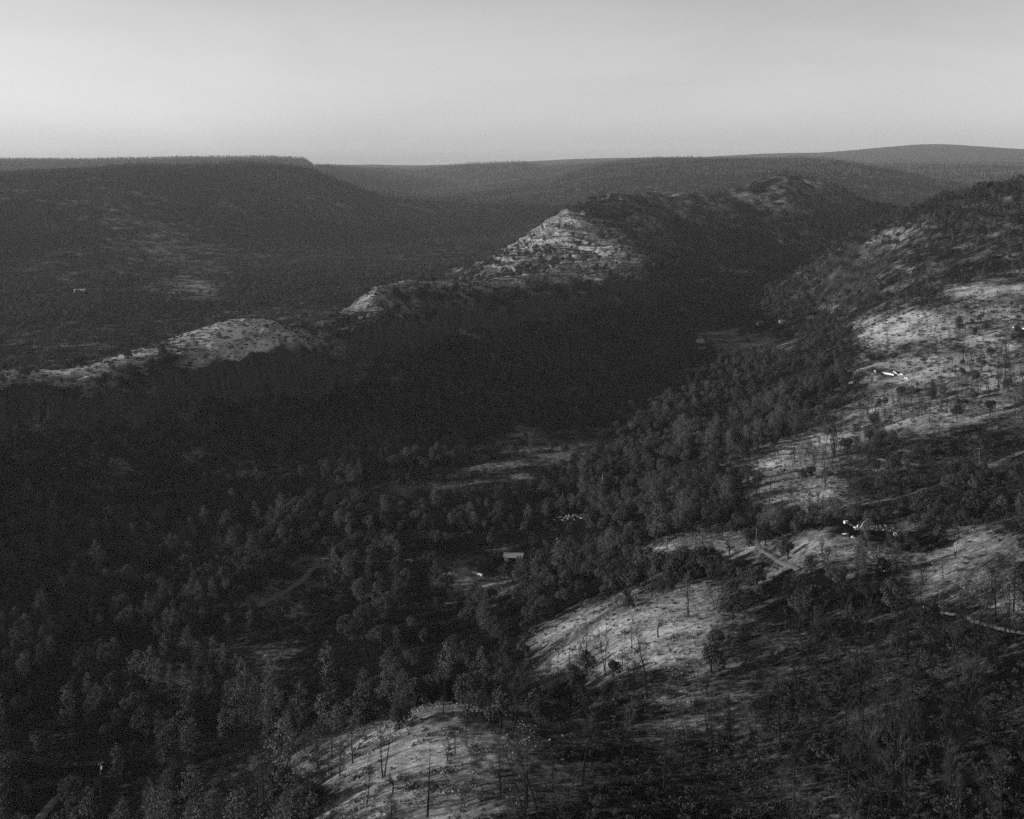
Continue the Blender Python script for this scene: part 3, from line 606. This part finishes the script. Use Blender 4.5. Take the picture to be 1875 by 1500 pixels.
# ------------------------------------------------------------------ hero trees read off the photograph: kind, variant, base px, base py, height, rotation, lean x, label
HERO = [
 ('bare', 2, 783, 1496, 17.5, .4, (-.05, 0), 'tall burnt pine with a black trunk at the bottom of the pale grass knoll'),
 ('bare', 6, 719, 1453, 8.0, 1, (0, 0), 'small black forked tree on the pale knoll just left of the tall burnt pine'),
 ('bare', 4, 820, 1393, 8.0, 2, (0, 0), 'crooked black tree with a low side limb, right of the knoll ridge'),
 ('bare', 7, 833, 1381, 9, .2, (0, 0), 'thin straight burnt sapling right beside the crooked black tree'),
 ('bare', 3, 877, 1357, 7, .2, (0, 0), 'twin stemmed burnt sapling at the right end of the knoll ridge'),
 ('bare', 5, 1066, 1438, 24, 0, (0, .03), 'very tall bare tree with a straight trunk standing alone right of the knoll'),
 ('bare', 8, 960, 1494, 19, 2.0, (0, -.12), 'leaning twin stemmed burnt tree at the bottom right of the knoll'),
 ('bare', 5, 986, 1498, 22, 3.0, (0, -.2), 'thick leaning burnt trunk at the bottom edge below the lone bare tree'),
 ('bare', 5, 1737, 1455, 24, 1.0, (0, 0), 'tall black three limbed tree low on the dark slope at the bottom right'),
 ('bare', 3, 1738, 1455, 20, .5, (0, .12), 'second slender stem rising beside the black three limbed tree'),
 ('bare', 1, 1709, 1403, 20, 2.1, (0, -.22), 'long leaning burnt trunk just left of the black three limbed tree'),
 ('bare', 8, 1826, 1404, 22, 1.1, (0, -.22), 'long leaning burnt trunk right of the black three limbed tree'),
 ('bare', 7, 1580, 1372, 15, 0, (0, 0), 'upright burnt pine in the middle of the dark bottom right slope'),
 ('bare', 2, 1547, 1368, 17, 0, (0, 0), 'slim burnt pine left of its upright neighbour on the dark slope'),
 ('bare', 1, 1514, 1352, 17, 3, (0, -.06), 'slim leaning burnt tree, leftmost of the trio on the dark slope'),
 ('bare', 5, 1393, 1404, 20, 4, (0, -.15), 'tall leaning burnt tree on the dark slope with a broken trunk base'),
 ('bare', 1, 1260, 1385, 18, 4, (0, -.04), 'tall burnt tree with a thick straight trunk left of the dark slope'),
 ('bare', 7, 1302, 1366, 12, 4, (0, 0), 'straight thin burnt tree between two taller burnt trees on the dark slope'),
 ('bare', 1, 1637, 1308, 14, 1, (0, 0), 'burnt tree with feathery twigs up the slope from the black three limbed tree'),
 ('bare', 0, 1506, 1015, 10, 1, (0, 0), 'twiggy dark oak on the pale bank below the excavator'),
 ('bare', 4, 1516, 1030, 10, 2, (0, 0), 'forked bare oak standing just below the twiggy dark oak'),
 ('bare', 6, 1582, 1038, 9, 2, (0, 0), 'broad bare oak with a light trunk below the excavator pad'),
 ('pine', 0, 646, 1398, 15, 0, (0, 0), 'pale young pine on the left side of the bright knoll'),
 ('pine', 4, 622, 1422, 10, 0, (0, 0), 'small soft pine just below the pale young pine on the knoll'),
 ('pine', 2, 727, 1330, 13, 0, (0, 0), 'thin airy pine above the upper edge of the bright knoll'),
 ('pine', 0, 551, 1335, 22, 0, (0, 0), 'bright feathery pine rising left of the bright knoll'),
 ('pine', 1, 445, 1300, 26, 1, (0, 0), 'tall spreading pine with a bright crown in the lower left woods'),
 ('pine', 3, 600, 1270, 26, 2, (0, 0), 'tallest feathery pine of the lower left woods'),
 ('pine', 1, 300, 1500, 20, 3, (0, 0), 'pale bushy pine at the bottom edge near the lower left corner'),
 ('pine', 2, 480, 1465, 15, 3, (0, 0), 'pale rounded pine at the bottom edge left of the knoll'),
 ('pine', 0, 1197, 1000, 26, 3, (0, .1), 'tall pale pine leaning right of the dense grove in the centre'),
 ('pine', 1, 1248, 830, 34, 3, (0, 0), 'tall pale pine just left of the white roofed house'),
 ('pine', 2, 800, 1090, 22, 1, (0, 0), 'pale broad pine at the left end of the bare yard'),
 ('pine', 3, 1030, 950, 19, 1, (0, 0), 'bright pine top in the central grove left of the grass opening'),
 ('pine', 4, 965, 965, 17, 1, (0, 0), 'bright small pine at the left tip of the central grove'),
 ('pine', 1, 1415, 800, 22, 5, (0, 0), 'grey pine beside the bright slope left of the dark cypress'),
 ('bare', 0, 1437, 862, 8, 5, (0, 0), 'small dark tree alone on the bright slope below the cypress'),
 ('bare', 4, 1440, 1000, 6, 5, (0, 0), 'small round tree inside the hairpin of the dirt track'),
 ('bare', 0, 1425, 998, 6, 5, (0, 0), 'small dark tree nearest the hairpin of the dirt track'),
 ('oak', 1, 1130, 1075, 17, 0, (0, 0), 'wide dark oak below the leaning pale pine'),
 ('oak', 3, 1060, 1060, 16, 1, (0, 0), 'tall round oak behind the flat roofed shed'),
 ('oak', 2, 900, 1010, 11, 1, (0, 0), 'round oak just beyond the flat roofed shed'),
 ('oak', 0, 1528, 938, 9, 1, (0, 0), 'dark round oak just beyond the white box trailer'),
 ('oak', 1, 1690, 945, 14, 1, (0, 0), 'black bushy oak right of the excavator pad'),
]
def place(kind, v, scale, loc, r, lean=(0, 0), name=None):
    nm = name or {'oak': 'oak_tree', 'pine': 'pine_tree', 'bare': 'burnt_tree', 'cotton': 'cottonwood_tree', 'bush': 'bush', 'cypress': 'cypress_tree'}[kind]
    parts = T[kind][v][1]
    if len(parts) == 1:
        o = bpy.data.objects.new(nm, parts[0][1]); o.location = loc; o.rotation_euler = (lean[0], lean[1], r); o.scale = (scale,)*3; C.objects.link(o); return o
    e = bpy.data.objects.new(nm, None); e.location = loc; e.scale = (scale,)*3; C.objects.link(e)
    e.rotation_mode = 'XYZ'; m = Matrix.Rotation(lean[1], 4, 'Y')@Matrix.Rotation(lean[0], 4, 'X')@Matrix.Rotation(r, 4, 'Z'); e.rotation_euler = m.to_euler()
    for pn, mh in parts:
        c = bpy.data.objects.new(pn, mh); c.parent = e; C.objects.link(c)
    return e
GRP = {'oak': 'leafy oaks of the valley and slopes', 'pine': 'grey pines of the valley and slopes', 'bare': 'burnt leafless trees', 'cotton': 'bare cottonwoods on the valley floor', 'bush': 'low bushes on the slopes'}
herop = []
for kind, v, a, b_, h, r, lean, lab in HERO:
    p = hit(a, b_); o = place(kind, v, h/T[kind][v][0], p, r, lean); tag(o, lab, 'tree', GRP[kind]); herop.append((p.x, p.y))
herop = np.array(herop)
LM = [((720, 1400), 'bright bottom knoll'), ((1150, 1160), 'mid slope clearing'), ((1580, 970), 'excavator pad'), ((1400, 1010), 'dirt track hairpin'), ((1527, 800), 'narrow dark cypress'), ((1283, 795), 'white roofed house'), ((935, 1022), 'flat roofed shed'),
 ((1625, 682), 'white ruined wall'), ((1785, 858), 'roadside utility pole'), ((182, 1420), 'lower left power pole'), ((930, 820), 'dim valley field'), ((1370, 615), 'far valley meadow'), ((430, 600), 'pale ridge hilltop'), ((540, 1060), 'curving valley driveway'),
 ((1620, 1370), 'dark bottom right slope'), ((1800, 1050), 'right edge grass'), ((400, 1260), 'spreading lower left pine'), ((1040, 440), 'sunlit pyramid hill'), ((1100, 1010), 'central oak grove'), ((860, 1180), 'oak thicket at centre'), ((1450, 1150), 'shaded mid right trees'), ((220, 940), 'cliff foot woods')]
LMP = np.array([l[0] for l in LM], float)
ORD = 'first second third fourth fifth sixth seventh eighth ninth tenth eleventh twelfth thirteenth fourteenth fifteenth sixteenth'.split()
LOOK = {'oak': ('leafy dark oak', 'leafy dark oaks'), 'pine': ('feathery grey pine', 'feathery grey pines'), 'bare': ('burnt tree', 'burnt trees'), 'cotton': ('bare pale cottonwood', 'bare pale cottonwoods'), 'bush': ('low rounded bush', 'low rounded bushes')}
def gn_scatter(name, kind, D, label):
    """one object for the uncountable rest: points carrying an instance of one template each"""
    n = len(D['x']); me = bpy.data.meshes.new(name); me.vertices.add(n)
    me.vertices.foreach_set('co', np.stack([D['x'], D['y'], D['z']], -1).astype(np.float32).ravel())
    for nm, arr, ty in (('rot', D['r'], 'FLOAT'), ('sc', D['s'], 'FLOAT'), ('idx', D['v'], 'INT')):
        a = me.attributes.new(nm, ty, 'POINT'); a.data.foreach_set('value', arr.astype(np.float32 if ty == 'FLOAT' else np.int32))
    o = bpy.data.objects.new(name, me); C.objects.link(o); o['kind'] = 'stuff'; o['label'] = label; o['category'] = {'bush': 'bushes', 'tuft': 'grass'}.get(kind, 'trees')
    col = bpy.data.collections.new(name+'_kinds')
    for i, (h, parts) in enumerate(T[kind]):
        mats = []; vs = []; fs = []; mi = []; off = 0
        tm = bpy.data.meshes.new(name+'_kind')
        for pn, mh in parts:
            nv = len(mh.vertices); c = np.empty(nv*3, np.float32); mh.vertices.foreach_get('co', c); vs.append(c)
            fs += [tuple(off+k for k in p.vertices) for p in mh.polygons]; mi += [len(mats)]*len(mh.polygons); mats.append(mh.materials[0]); off += nv
        tm.from_pydata(np.concatenate(vs).reshape(-1, 3).tolist(), [], fs)
        for m_ in mats: tm.materials.append(m_)
        tm.polygons.foreach_set('material_index', np.array(mi, np.int32)); tm.update()
        to = bpy.data.objects.new('%s_kind_%d' % (name, i), tm); col.objects.link(to)
    g = bpy.data.node_groups.new(name, 'GeometryNodeTree'); g.interface.new_socket('Geometry', in_out='INPUT', socket_type='NodeSocketGeometry'); g.interface.new_socket('Geometry', in_out='OUTPUT', socket_type='NodeSocketGeometry')
    N = g.nodes; L = g.links; gi = N.new('NodeGroupInput'); go = N.new('NodeGroupOutput')
    m2p = N.new('GeometryNodeMeshToPoints'); iop = N.new('GeometryNodeInstanceOnPoints'); ci = N.new('GeometryNodeCollectionInfo'); ci.inputs[0].default_value = col; ci.inputs['Separate Children'].default_value = True; ci.inputs['Reset Children'].default_value = True
    def na_(nm, ty):
        a = N.new('GeometryNodeInputNamedAttribute'); a.data_type = ty; a.inputs[0].default_value = nm; return a.outputs[0]
    cx_ = N.new('ShaderNodeCombineXYZ'); L.new(na_('rot', 'FLOAT'), cx_.inputs[2])
    L.new(gi.outputs[0], m2p.inputs[0]); L.new(m2p.outputs[0], iop.inputs['Points']); L.new(ci.outputs[0], iop.inputs['Instance']); iop.inputs['Pick Instance'].default_value = True
    L.new(na_('idx', 'INT'), iop.inputs['Instance Index']); L.new(cx_.outputs[0], iop.inputs['Rotation']); L.new(na_('sc', 'FLOAT'), iop.inputs['Scale']); L.new(iop.outputs[0], go.inputs[0])
    md = o.modifiers.new('scatter', 'NODES'); md.node_group = g
    return o
STUFF = {'oak': ('oak_woodland', 'dense dark oak woods filling the valley floor and far slopes'), 'pine': ('pine_woodland', 'paler pines scattered through the distant woods'), 'bare': ('burnt_woodland', 'leafless burnt woods covering the far slopes'), 'cotton': ('cottonwood_grove', 'pale bare cottonwoods massed along the creek'), 'bush': ('brush', 'low dark brush covering the hillsides'), 'far': ('distant_forest', 'dark forest on the shaded far canyon wall'), 'plateau': ('plateau_forest', 'hazy forest covering the farthest ridges and plateaus'), 'tuft': ('dry_grass', 'tufts of dry pale grass on the sunlit clearings')}
NIND = {'oak': 300, 'pine': 300, 'bare': 300, 'cotton': 300, 'bush': 300, 'far': 0, 'plateau': 0, 'tuft': 0}
for kind, lst in SETS.items():
    D = {k: np.concatenate([l[k] for l in lst]) for k in ('x', 'y', 'z', 'v', 's', 'r', 'h')}
    d = np.hypot(D['x'], D['y'])
    near = d < 900; ok = np.ones(len(d), bool)
    idx = np.nonzero(near)[0]
    if kind != 'bush':
        dm = np.min(np.hypot(D['x'][idx][:, None]-herop[:, 0], D['y'][idx][:, None]-herop[:, 1]), 1); ok[idx[dm < 5]] = False
    D = {k: v[ok] for k, v in D.items()}; d = d[ok]
    px, py = proj(D['x'], D['y'], D['z']); pt = HY-F*(D['z']+D['h'])/D['y']
    inv = (px > -5) & (px < 1880) & (pt < 1495) & visible(D['x'], D['y'], D['z']+D['h']*.6)
    size = np.where(inv, D['h']/d, 0); order = np.argsort(-size)[:NIND[kind]]; order = order[size[order] > 0]
    sel = np.zeros(len(d), bool); sel[order] = True
    if kind not in ('far', 'plateau', 'tuft'):
        cells = {}
        for i in order:
            l = int(np.argmin(np.hypot(LMP[:, 0]-px[i], (LMP[:, 1]-py[i])*1.2))); dx = px[i]-LMP[l, 0]; dy = py[i]-LMP[l, 1]
            rel = ('right of' if dx > 0 else 'left of') if abs(dx) > abs(dy)*1.3 else ('in front of' if dy > 0 else 'beyond')
            cells.setdefault((l, rel), []).append(i)
        for (l, rel), li in cells.items():
            med = np.median(D['h'][li])
            for big in (True, False):
                sub = sorted([i for i in li if (D['h'][i] >= med) == big], key=lambda i: px[i])
                sz = 'taller' if big else 'shorter'
                many = len(sub) > len(ORD)
                for q_, i in enumerate(sub):
                    if many:    # say which half
                        lab = '%s %s %s the %s' % (sz.replace('er', '') if kind != 'bush' else ('bigger' if big else 'smaller'), LOOK[kind][0], rel, LM[l][1])
                        grp = '%s %s the %s' % (LOOK[kind][1], rel, LM[l][1])
                    else:
                        lab = '%s from left of %s %s %s the %s' % (ORD[q_], sz if kind != 'bush' else ('bigger' if big else 'smaller'), LOOK[kind][1], rel, LM[l][1])
                        if len(sub) == 1: lab = '%s %s %s the %s' % ('the taller' if big else 'the shorter', LOOK[kind][0], rel, LM[l][1])
                        grp = GRP[kind]
                    o = place(kind, D['v'][i], float(D['s'][i]), (D['x'][i], D['y'][i], D['z'][i]), float(D['r'][i]))
                    tag(o, lab, 'tree' if kind != 'bush' else 'bush', grp)
    R_ = {k: v[~sel] for k, v in D.items()}
    if len(R_['x']): gn_scatter(STUFF[kind][0], kind, R_, STUFF[kind][1])
    print(kind, 'individuals', int(sel.sum()), 'rest', int((~sel).sum()))

# ------------------------------------------------------------------ cypress
random.seed(5)
tr = MB(); tr.tube((0, 0, -1), (0, 0, 15), .3, .05, 6); pts = []; nr = []
for i in range(1500):
    t = random.random(); R = 2.0*(math.sin(min(1, .15+t*1.3)*PI/2) if t < .45 else (1-(t-.45)/.55)**.75)*random.uniform(.75, 1.08); a = random.uniform(0, 2*PI)
    pts.append((math.cos(a)*R, math.sin(a)*R, 1+16*t)); nr.append((math.cos(a), math.sin(a), .4))
T['cypress'] = [(17, [('trunk', tr.mesh('cypress_trunk', M['bark'])), ('crown', leaves(pts, nr, .5, 'cypress_crown', M['cyp'], .5))])]
tag(place('cypress', 0, 1.55, hit(1527, 838), 0), 'narrow dark cypress alone on the sunlit slope', 'tree')

# ------------------------------------------------------------------ roads draped on the land
def smooth_line(pts, n=10):
    o_ = []
    P_ = [pts[0]]+pts+[pts[-1]]
    for i in range(1, len(P_)-2):
        for k in range(n):
            t = k/n; a, b_, c, d = P_[i-1], P_[i], P_[i+1], P_[i+2]
            o_.append(tuple(.5*((2*b_[j])+(-a[j]+c[j])*t+(2*a[j]-5*b_[j]+4*c[j]-d[j])*t*t+(-a[j]+3*b_[j]-3*c[j]+d[j])*t**3) for j in (0, 1)))
    o_.append(pts[-1]); return o_
for (nm, lab, cat, wd, s), (line, _) in zip(ROADPX, ROADS):
    L2 = smooth_line([tuple(p) for p in line]); v = []; f = []; NC = 7
    for i, p in enumerate(L2):
        a = L2[max(0, i-1)]; b_ = L2[min(len(L2)-1, i+1)]; t = Vector((b_[0]-a[0], b_[1]-a[1], 0)).normalized(); nrm = Vector((-t.y, t.x, 0))
        w = wd*(.9+.2*random.random())
        zs = [ground(p[0]+nrm.x*w*(k/(NC-1)-.5), p[1]+nrm.y*w*(k/(NC-1)-.5)) for k in range(NC)]
        for k in range(NC):
            u = k/(NC-1)-.5; v.append((p[0]+nrm.x*w*u, p[1]+nrm.y*w*u, zs[k]+(.22 if 0 < k < NC-1 else -.15)))
        if i:
            for k in range(NC-1): o_ = i*NC+k; f.append((o_-NC, o_, o_+1, o_-NC+1))
    me = bpy.data.meshes.new(nm); me.from_pydata(v, [], f); me.materials.append(M['dirt']); me.polygons.foreach_set('use_smooth', np.ones(len(f), bool))
    o = bpy.data.objects.new(nm, me); C.objects.link(o); o['kind'] = 'structure'; o['label'] = lab; o['category'] = cat

# ------------------------------------------------------------------ excavator at work on the burnt house site
p = hit(1571, 972); E = empty('excavator', p, math.radians(12)); E.scale = (.82,)*3; tag(E, 'light coloured excavator with raised boom on the dark dirt pad', 'excavator')
for sgn in (-1, 1):
    m = MB(); m.prism([(-2.1, .15), (-1.8, 0), (1.8, 0), (2.1, .15), (2.25, .5), (2.0, .85), (-2.0, .85), (-2.25, .5)], sgn*1.35-.3, sgn*1.35+.3); m.build('track', M['dark'], E)
m = MB(); m.box((0, 0, .75), (2.2, 2.2, .5)); m.build('undercarriage', M['dark'], E)
m = MB(); m.prism([(-2.5, 1.0), (1.5, 1.0), (1.5, 1.9), (-.2, 2.2), (-2.3, 2.3), (-2.5, 1.9)], -1.35, 1.35); body = m.build('body', M['paint'], E)
m = MB(); m.prism([(0, 1.9), (1.5, 1.9), (1.65, 2.5), (1.3, 3.2), (.1, 3.2)], .3, 1.3); cab = m.build('cab', M['paint'], E)
m = MB(); m.prism([(.2, 2.3), (1.4, 2.3), (1.5, 2.55), (1.22, 3.05), (.2, 3.05)], 1.305, 1.33); m.prism([(.2, 2.3), (1.4, 2.3), (1.5, 2.55), (1.22, 3.05), (.2, 3.05)], .27, .295); m.build('window', M['glass'], cab)
m = MB(); m.box((-2.52, 0, 1.5), (.3, 2.3, .9)); m.build('counterweight', M['dark'], E)
m = MB(); m.prism([(1.2, 1.6), (1.6, 1.5), (3.9, 4.6), (6.2, 6.3), (6.0, 6.75), (3.5, 5.1)], -.5, -.1); m.build('boom', M['paint'], E)
m = MB(); m.prism([(5.7, 6.9), (6.4, 7.0), (5.8, 3.6), (5.3, 3.4)], -.48, -.12); m.build('stick', M['white'], E)
m = MB(); m.tube((2.0, -.3, 2.0), (4.0, -.3, 4.5), .1, .1, 8, True); m.tube((4.2, -.3, 5.7), (5.8, -.3, 6.9), .09, .09, 8, True); m.build('hydraulic_ram', M['grime'], E)
m = MB(); m.prism([(5.1, 3.5), (5.9, 3.5), (6.0, 2.6), (5.5, 2.1), (4.9, 2.3), (4.6, 2.8), (5.1, 2.9)], -.75, .15); m.build('bucket', M['grime'], E)
p = hit(1549, 960); E = empty('dump_container', p, math.radians(25)); E.scale = (.65,)*3; tag(E, 'small white box trailer parked behind the excavator', 'trailer')
m = MB(); m.box((0, 0, 1.65), (3.6, 2.2, 2.1)); m.build('box', M['white'], E); m = MB(); m.box((1.6, 0, 1.6), (.5, 2.26, 1.8)); m.build('door', M['dark'], E)
for s1 in (-1, 1):
    m = MB(); m.tube((-.6, s1*1.05, .4), (-.6, s1*1.25, .4), .4, .4, 14, True); m.build('wheel', M['dark'], E)
m = MB(); m.tube((1.8, 0, .6), (2.9, 0, .5), .07, .07, 6, True); m.build('tow_bar', M['grime'], E)
# burnt remains and small bright things about the pad
def rubble(px_, py_, r, n, lab, m_='rubble', hgt=.9):
    p = hit(px_, py_); mb = MB(); random.seed(int(px_*7+py_))
    for i in range(n):
        a = random.uniform(0, 2*PI); q_ = r*random.random()**.6; s = random.uniform(.25, 1.1); x_ = math.cos(a)*q_*1.5; y_ = math.sin(a)*q_
        mb.box((x_, y_, ground(p.x+x_, p.y+y_)-p.z+random.random()*hgt*(1-q_/r)), (s*random.uniform(.5, 2.2), s*.6, s*.3), Euler((random.gauss(0, .5), random.gauss(0, .5), random.uniform(0, PI))).to_matrix())
    o = mb.build('rubble_pile', M[m_]); o.location = p; tag(o, lab, 'rubble', 'burnt house rubble'); return o
rubble(1598, 968, 5, 90, 'dark heap of burnt debris right under the excavator bucket')
rubble(1622, 968, 6, 110, 'long heap of burnt debris right of the excavator on the pad')
rubble(1548, 978, 1.2, 10, 'white sheet debris in front of the excavator on the pad edge', 'stone', .2)
rubble(1566, 985, 1.4, 9, 'scattered pale scrap below the excavator tracks', 'stone', .2)
rubble(1045, 948, 9, 120, 'pale rubble field in the clearing behind the central grove', 'stone')
rubble(870, 1030, 9, 150, 'broad low rubble spread beside the flat roofed shed')
rubble(222, 1052, 8, 120, 'dim heap of burnt debris in the dark woods on the left')
rubble(712, 1003, 8, 90, 'low rubble patch left of the valley power pole')
rubble(1710, 583, 9, 90, 'line of white rubble high on the right slope', 'stone')
rubble(1560, 700, 4, 60, 'small pale rubble below the ruined terrace', 'stone')
rubble(825, 1052, 4, 50, 'bright scrap heap at the left end of the bare yard', 'canv', .5)
rubble(1708, 748, 4, 40, 'pale scrap around the burnt site on the upper slope', 'canv', .5)
p = hit(1639, 981); E = MB()
for i in range(20):
    a0 = 2*PI*i/20; a1 = 2*PI*(i+1)/20; E.tube((math.cos(a0)*1.15, math.sin(a0)*1.15*.5, 1.2+math.sin(a0)*1.0), (math.cos(a1)*1.15, math.sin(a1)*1.15*.5, 1.2+math.sin(a1)*1.0), .35, .35, 6)
o = E.build('culvert_ring', M['stone']); o.location = p; o.scale = (.6,)*3; tag(o, 'white ring standing at the right end of the excavator pad', 'pipe ring')
# ruined terrace: walls of a burnt house
def wall_strip(a, b_, hgt, thick, m_, lab, name='ruined_wall', gaps=0, wob=.35):
    pa, pb = hit(*a), hit(*b_); n = max(2, int((pb-pa).length/1.6)); o_ = MB(); d = (pb-pa); rz = math.atan2(d.y, d.x); random.seed(int(a[0]))
    for i in range(n):
        if random.random() < gaps: continue
        q_ = pa.lerp(pb, (i+.5)/n); zz = ground(q_.x, q_.y); hh = hgt*(1-wob*random.random())
        o_.box((q_.x-pa.x, q_.y-pa.y, zz-pa.z+hh/2-.3), (d.length/n*1.002, thick, hh+.6), Matrix.Rotation(rz, 3, 'Z'))
    o = o_.build(name, M[m_]); o.location = pa; tag(o, lab, 'wall'); return o
wall_strip((1617, 684), (1637, 688), 1.7, 1.4, 'white', 'bright white ruined wall in the middle of the terrace')
wall_strip((1600, 679), (1603, 682), 1.5, 1.0, 'white', 'short white wall stub left of the ruined terrace wall')
wall_strip((1636, 681), (1653, 688), 1.3, .6, 'stone', 'thin pale retaining wall behind the white ruined wall')
wall_strip((1651, 692), (1664, 695), 1.6, .8, 'stone', 'broken pale wall at the right end of the terrace', gaps=.3)
wall_strip((1550, 684), (1630, 663), .6, 1.0, 'grime', 'long low stone wall along the back of the terrace', gaps=.08)
wall_strip((865, 1050), (883, 1055), 1.5, 1.4, 'white', 'bright white low wall beside the bare valley yard')
wall_strip((1855, 600), (1880, 603), 1.2, 1.0, 'stone', 'bright wall fragment at the right edge high on the slope', gaps=.25)
# ------------------------------------------------------------------ houses
def house(px_, py_, rz, L_, W_, H_, roofm, wallm, lab, pitch=.28, lean=True):
    p = hit(px_, py_); E = empty('house', p, math.radians(rz)); tag(E, lab, 'house')
    m = MB(); m.box((0, 0, H_/2-.6), (L_, W_, H_+1.2)); w = m.build('wall', M[wallm], E)
    m = MB(); rh = W_*pitch
    for s1 in (-1, 1):
        th = math.atan2(rh, W_/2); ln = math.hypot(rh, W_/2)+.5
        m.box((0, s1*(W_/4+.12), H_+rh/2+.02), (L_+1.0, ln, .16), Matrix.Rotation(-s1*th, 3, 'X'))
    m.build('roof', M[roofm], E)
    g = MB()
    for s1 in (-1, 1):
        x_ = s1*(L_/2-.05); o_ = len(g.v); g.v += [(x_, -W_/2, H_), (x_, W_/2, H_), (x_, 0, H_+rh)]; g.f.append((o_, o_+1, o_+2))
    g.build('gable', M[wallm], E)
    for k in range(3):
        m = MB(); m.box((-L_/2+L_*(k+.6)/3.2, -W_/2-.02, H_*.55), (1.3, .1, 1.1)); f = m.build('window', M['glass'], E)
        m2 = MB(); m2.box((-L_/2+L_*(k+.6)/3.2, -W_/2-.06, H_*.55-.62), (1.5, .16, .1)); m2.build('sill', M['white'], f)
    m = MB(); m.box((L_/2-1.0, -W_/2-.03, 1.0), (.95, .1, 2.0)); m.build('door', M['grime'], E)
    m = MB(); m.box((-L_*.2, W_*.15, H_+rh+.2), (.7, .7, 1.4)); m.build('chimney', M['stone'], E)
    return E
house(1283, 803, 28, 15, 9, 3.2, 'white', 'wall', 'white roofed house half hidden by pines at the edge of the lit slope')
house(1535, 0.1+606, 10, 12, 8, 3, 'grime', 'wall', 'small pale roofed cabin near the far edge of the right slope') if False else None
for a, b_, s in ((1392, 594, 'far left cabin at the back of the valley meadow'), (1433, 592, 'pale cabin right of the valley meadow tree line'), (1282, 627, 'small pale shed at the left corner of the valley meadow')):
    house(a, b_, 15, 11, 7, 3, 'roofg', 'stone', s)
house(146, 536, 0, 22, 12, 4, 'roofg', 'wall', 'lone pale barn on the far valley floor behind the ridge')
# flat roofed shed
p = hit(940, 1026); E = empty('shed', p, math.radians(-4)); tag(E, 'flat roofed open shed on the valley floor beside the rubble', 'shed')
m = MB(); m.box((-4.2, 0, 1.5), (3.6, 7, 3.6)); m.box((4.8, 0, 1.5), (2.4, 7, 3.6)); m.box((.6, 3.2, 1.5), (6.0, .3, 3.6)); m.build('wall', M['wall'], E)
m = MB(); m.box((0, -.3, 3.5), (14, 8.6, .35), Matrix.Rotation(.07, 3, 'X')); m.build('roof', M['roofg'], E)
for x_ in (-1.2, 2.2):
    m = MB(); m.box((x_, -3.3, 1.5), (.2, .2, 3.4)); m.build('post', M['wood'], E)
# ------------------------------------------------------------------ utility poles and wires
def pole(px_, py_, h, lab, arm=True, can=False, rz=0, m_='wood'):
    p = hit(px_, py_); E = empty('utility_pole', p, rz); tag(E, lab, 'utility pole', 'wooden power poles')
    m = MB(); m.tube((0, 0, -1), (0, 0, h), .22, .15, 8, True); m.build('pole', M[m_], E)
    if arm:
        m = MB(); m.box((0, -.2, h-.5), (2.8, .16, .2)); a = m.build('crossarm', M['wood'], E)
        for x_ in (-1.2, 0, 1.2):
            m = MB(); m.tube((x_, -.2, h-.4), (x_, -.2, h-.05), .08, .05, 6, True); m.build('insulator', M['white'], a)
    if can:
        m = MB(); m.tube((.35, -.3, h-3.0), (.35, -.3, h-1.6), .33, .33, 10, True); m.build('transformer', M['white'], E)
    return p+Vector((0, 0, h))
P1 = pole(184, 1460, 15, 'power pole with transformer in the lower left woods', can=True, rz=1.0)
P2 = pole(591, 1052, 11, 'slim power pole beside the curving valley driveway')
P3 = pole(753, 1052, 10, 'power pole left of the bare valley yard')
pole(1793, 862, 15, 'tall power pole at the fork of the dirt roads', arm=True)
pole(1385, 1006, 11, 'slim pole at the hairpin of the dirt track', arm=False)
pole(350, 1080, 18, 'thin dark pole deep in the left woods', arm=False)
pole(1103, 907, 17, 'pale bare pole in the woods beyond the central grove', arm=False, m_='grime')
def wire(a, b_, sag, offs, lab, r=.045):
    m = MB(); n = 24; o0 = a
    for i in range(n):
        for k in (0, 1):
            t = (i+k)/n; q_ = a.lerp(b_, t)-Vector((0, 0, sag*4*t*(1-t)))
            if k == 0: q0 = q_
        m.tube(q0-o0, q_-o0, r, r, 4)
    o = m.build('power_line', M['wire']); o.location = o0+offs; tag(o, lab, 'cable', 'power lines')
far = Vector(((-60-CX)/F*430, 430, -(1350-HY)/F*430))
for k, nm in ((-1.2, 'lower'), (0, 'middle'), (1.2, 'upper')):
    wire(P1, far, 3.5, Vector((k*.5, k*.8, -.1+k*.25)), '%s cable running from the transformer pole to the left edge' % nm, .03)
wire(P2, P3, 1.5, Vector((0, 0, -.1)), 'near cable strung between the two valley floor poles', .05)
wire(P2, P3, 2.2, Vector((0, 1.0, -.1)), 'far cable strung between the two valley floor poles', .05)

# ------------------------------------------------------------------ haze
m = bpy.data.materials.new('haze'); m.use_nodes = True; t = m.node_tree; t.nodes.clear()
o_ = t.nodes.new('ShaderNodeOutputMaterial'); v = t.nodes.new('ShaderNodeVolumePrincipled')
v.inputs['Color'].default_value = (.95, .95, .95, 1); v.inputs['Density'].default_value = 1.9e-5; v.inputs['Anisotropy'].default_value = .2
t.links.new(v.outputs[0], o_.inputs['Volume'])
hb = MB(); zt = float(Z.max())+12; zb = float(Z.min())-1.5
hb.box((0, 0, (zt+zb)/2), (51000, 51000, zt-zb)); hz = hb.build('haze', m); hz['kind'] = 'stuff'
hz['label'] = 'thin pale haze filling the canyon and veiling the far ridges'; hz['category'] = 'haze'
print('Z range', Z.min(), Z.max())
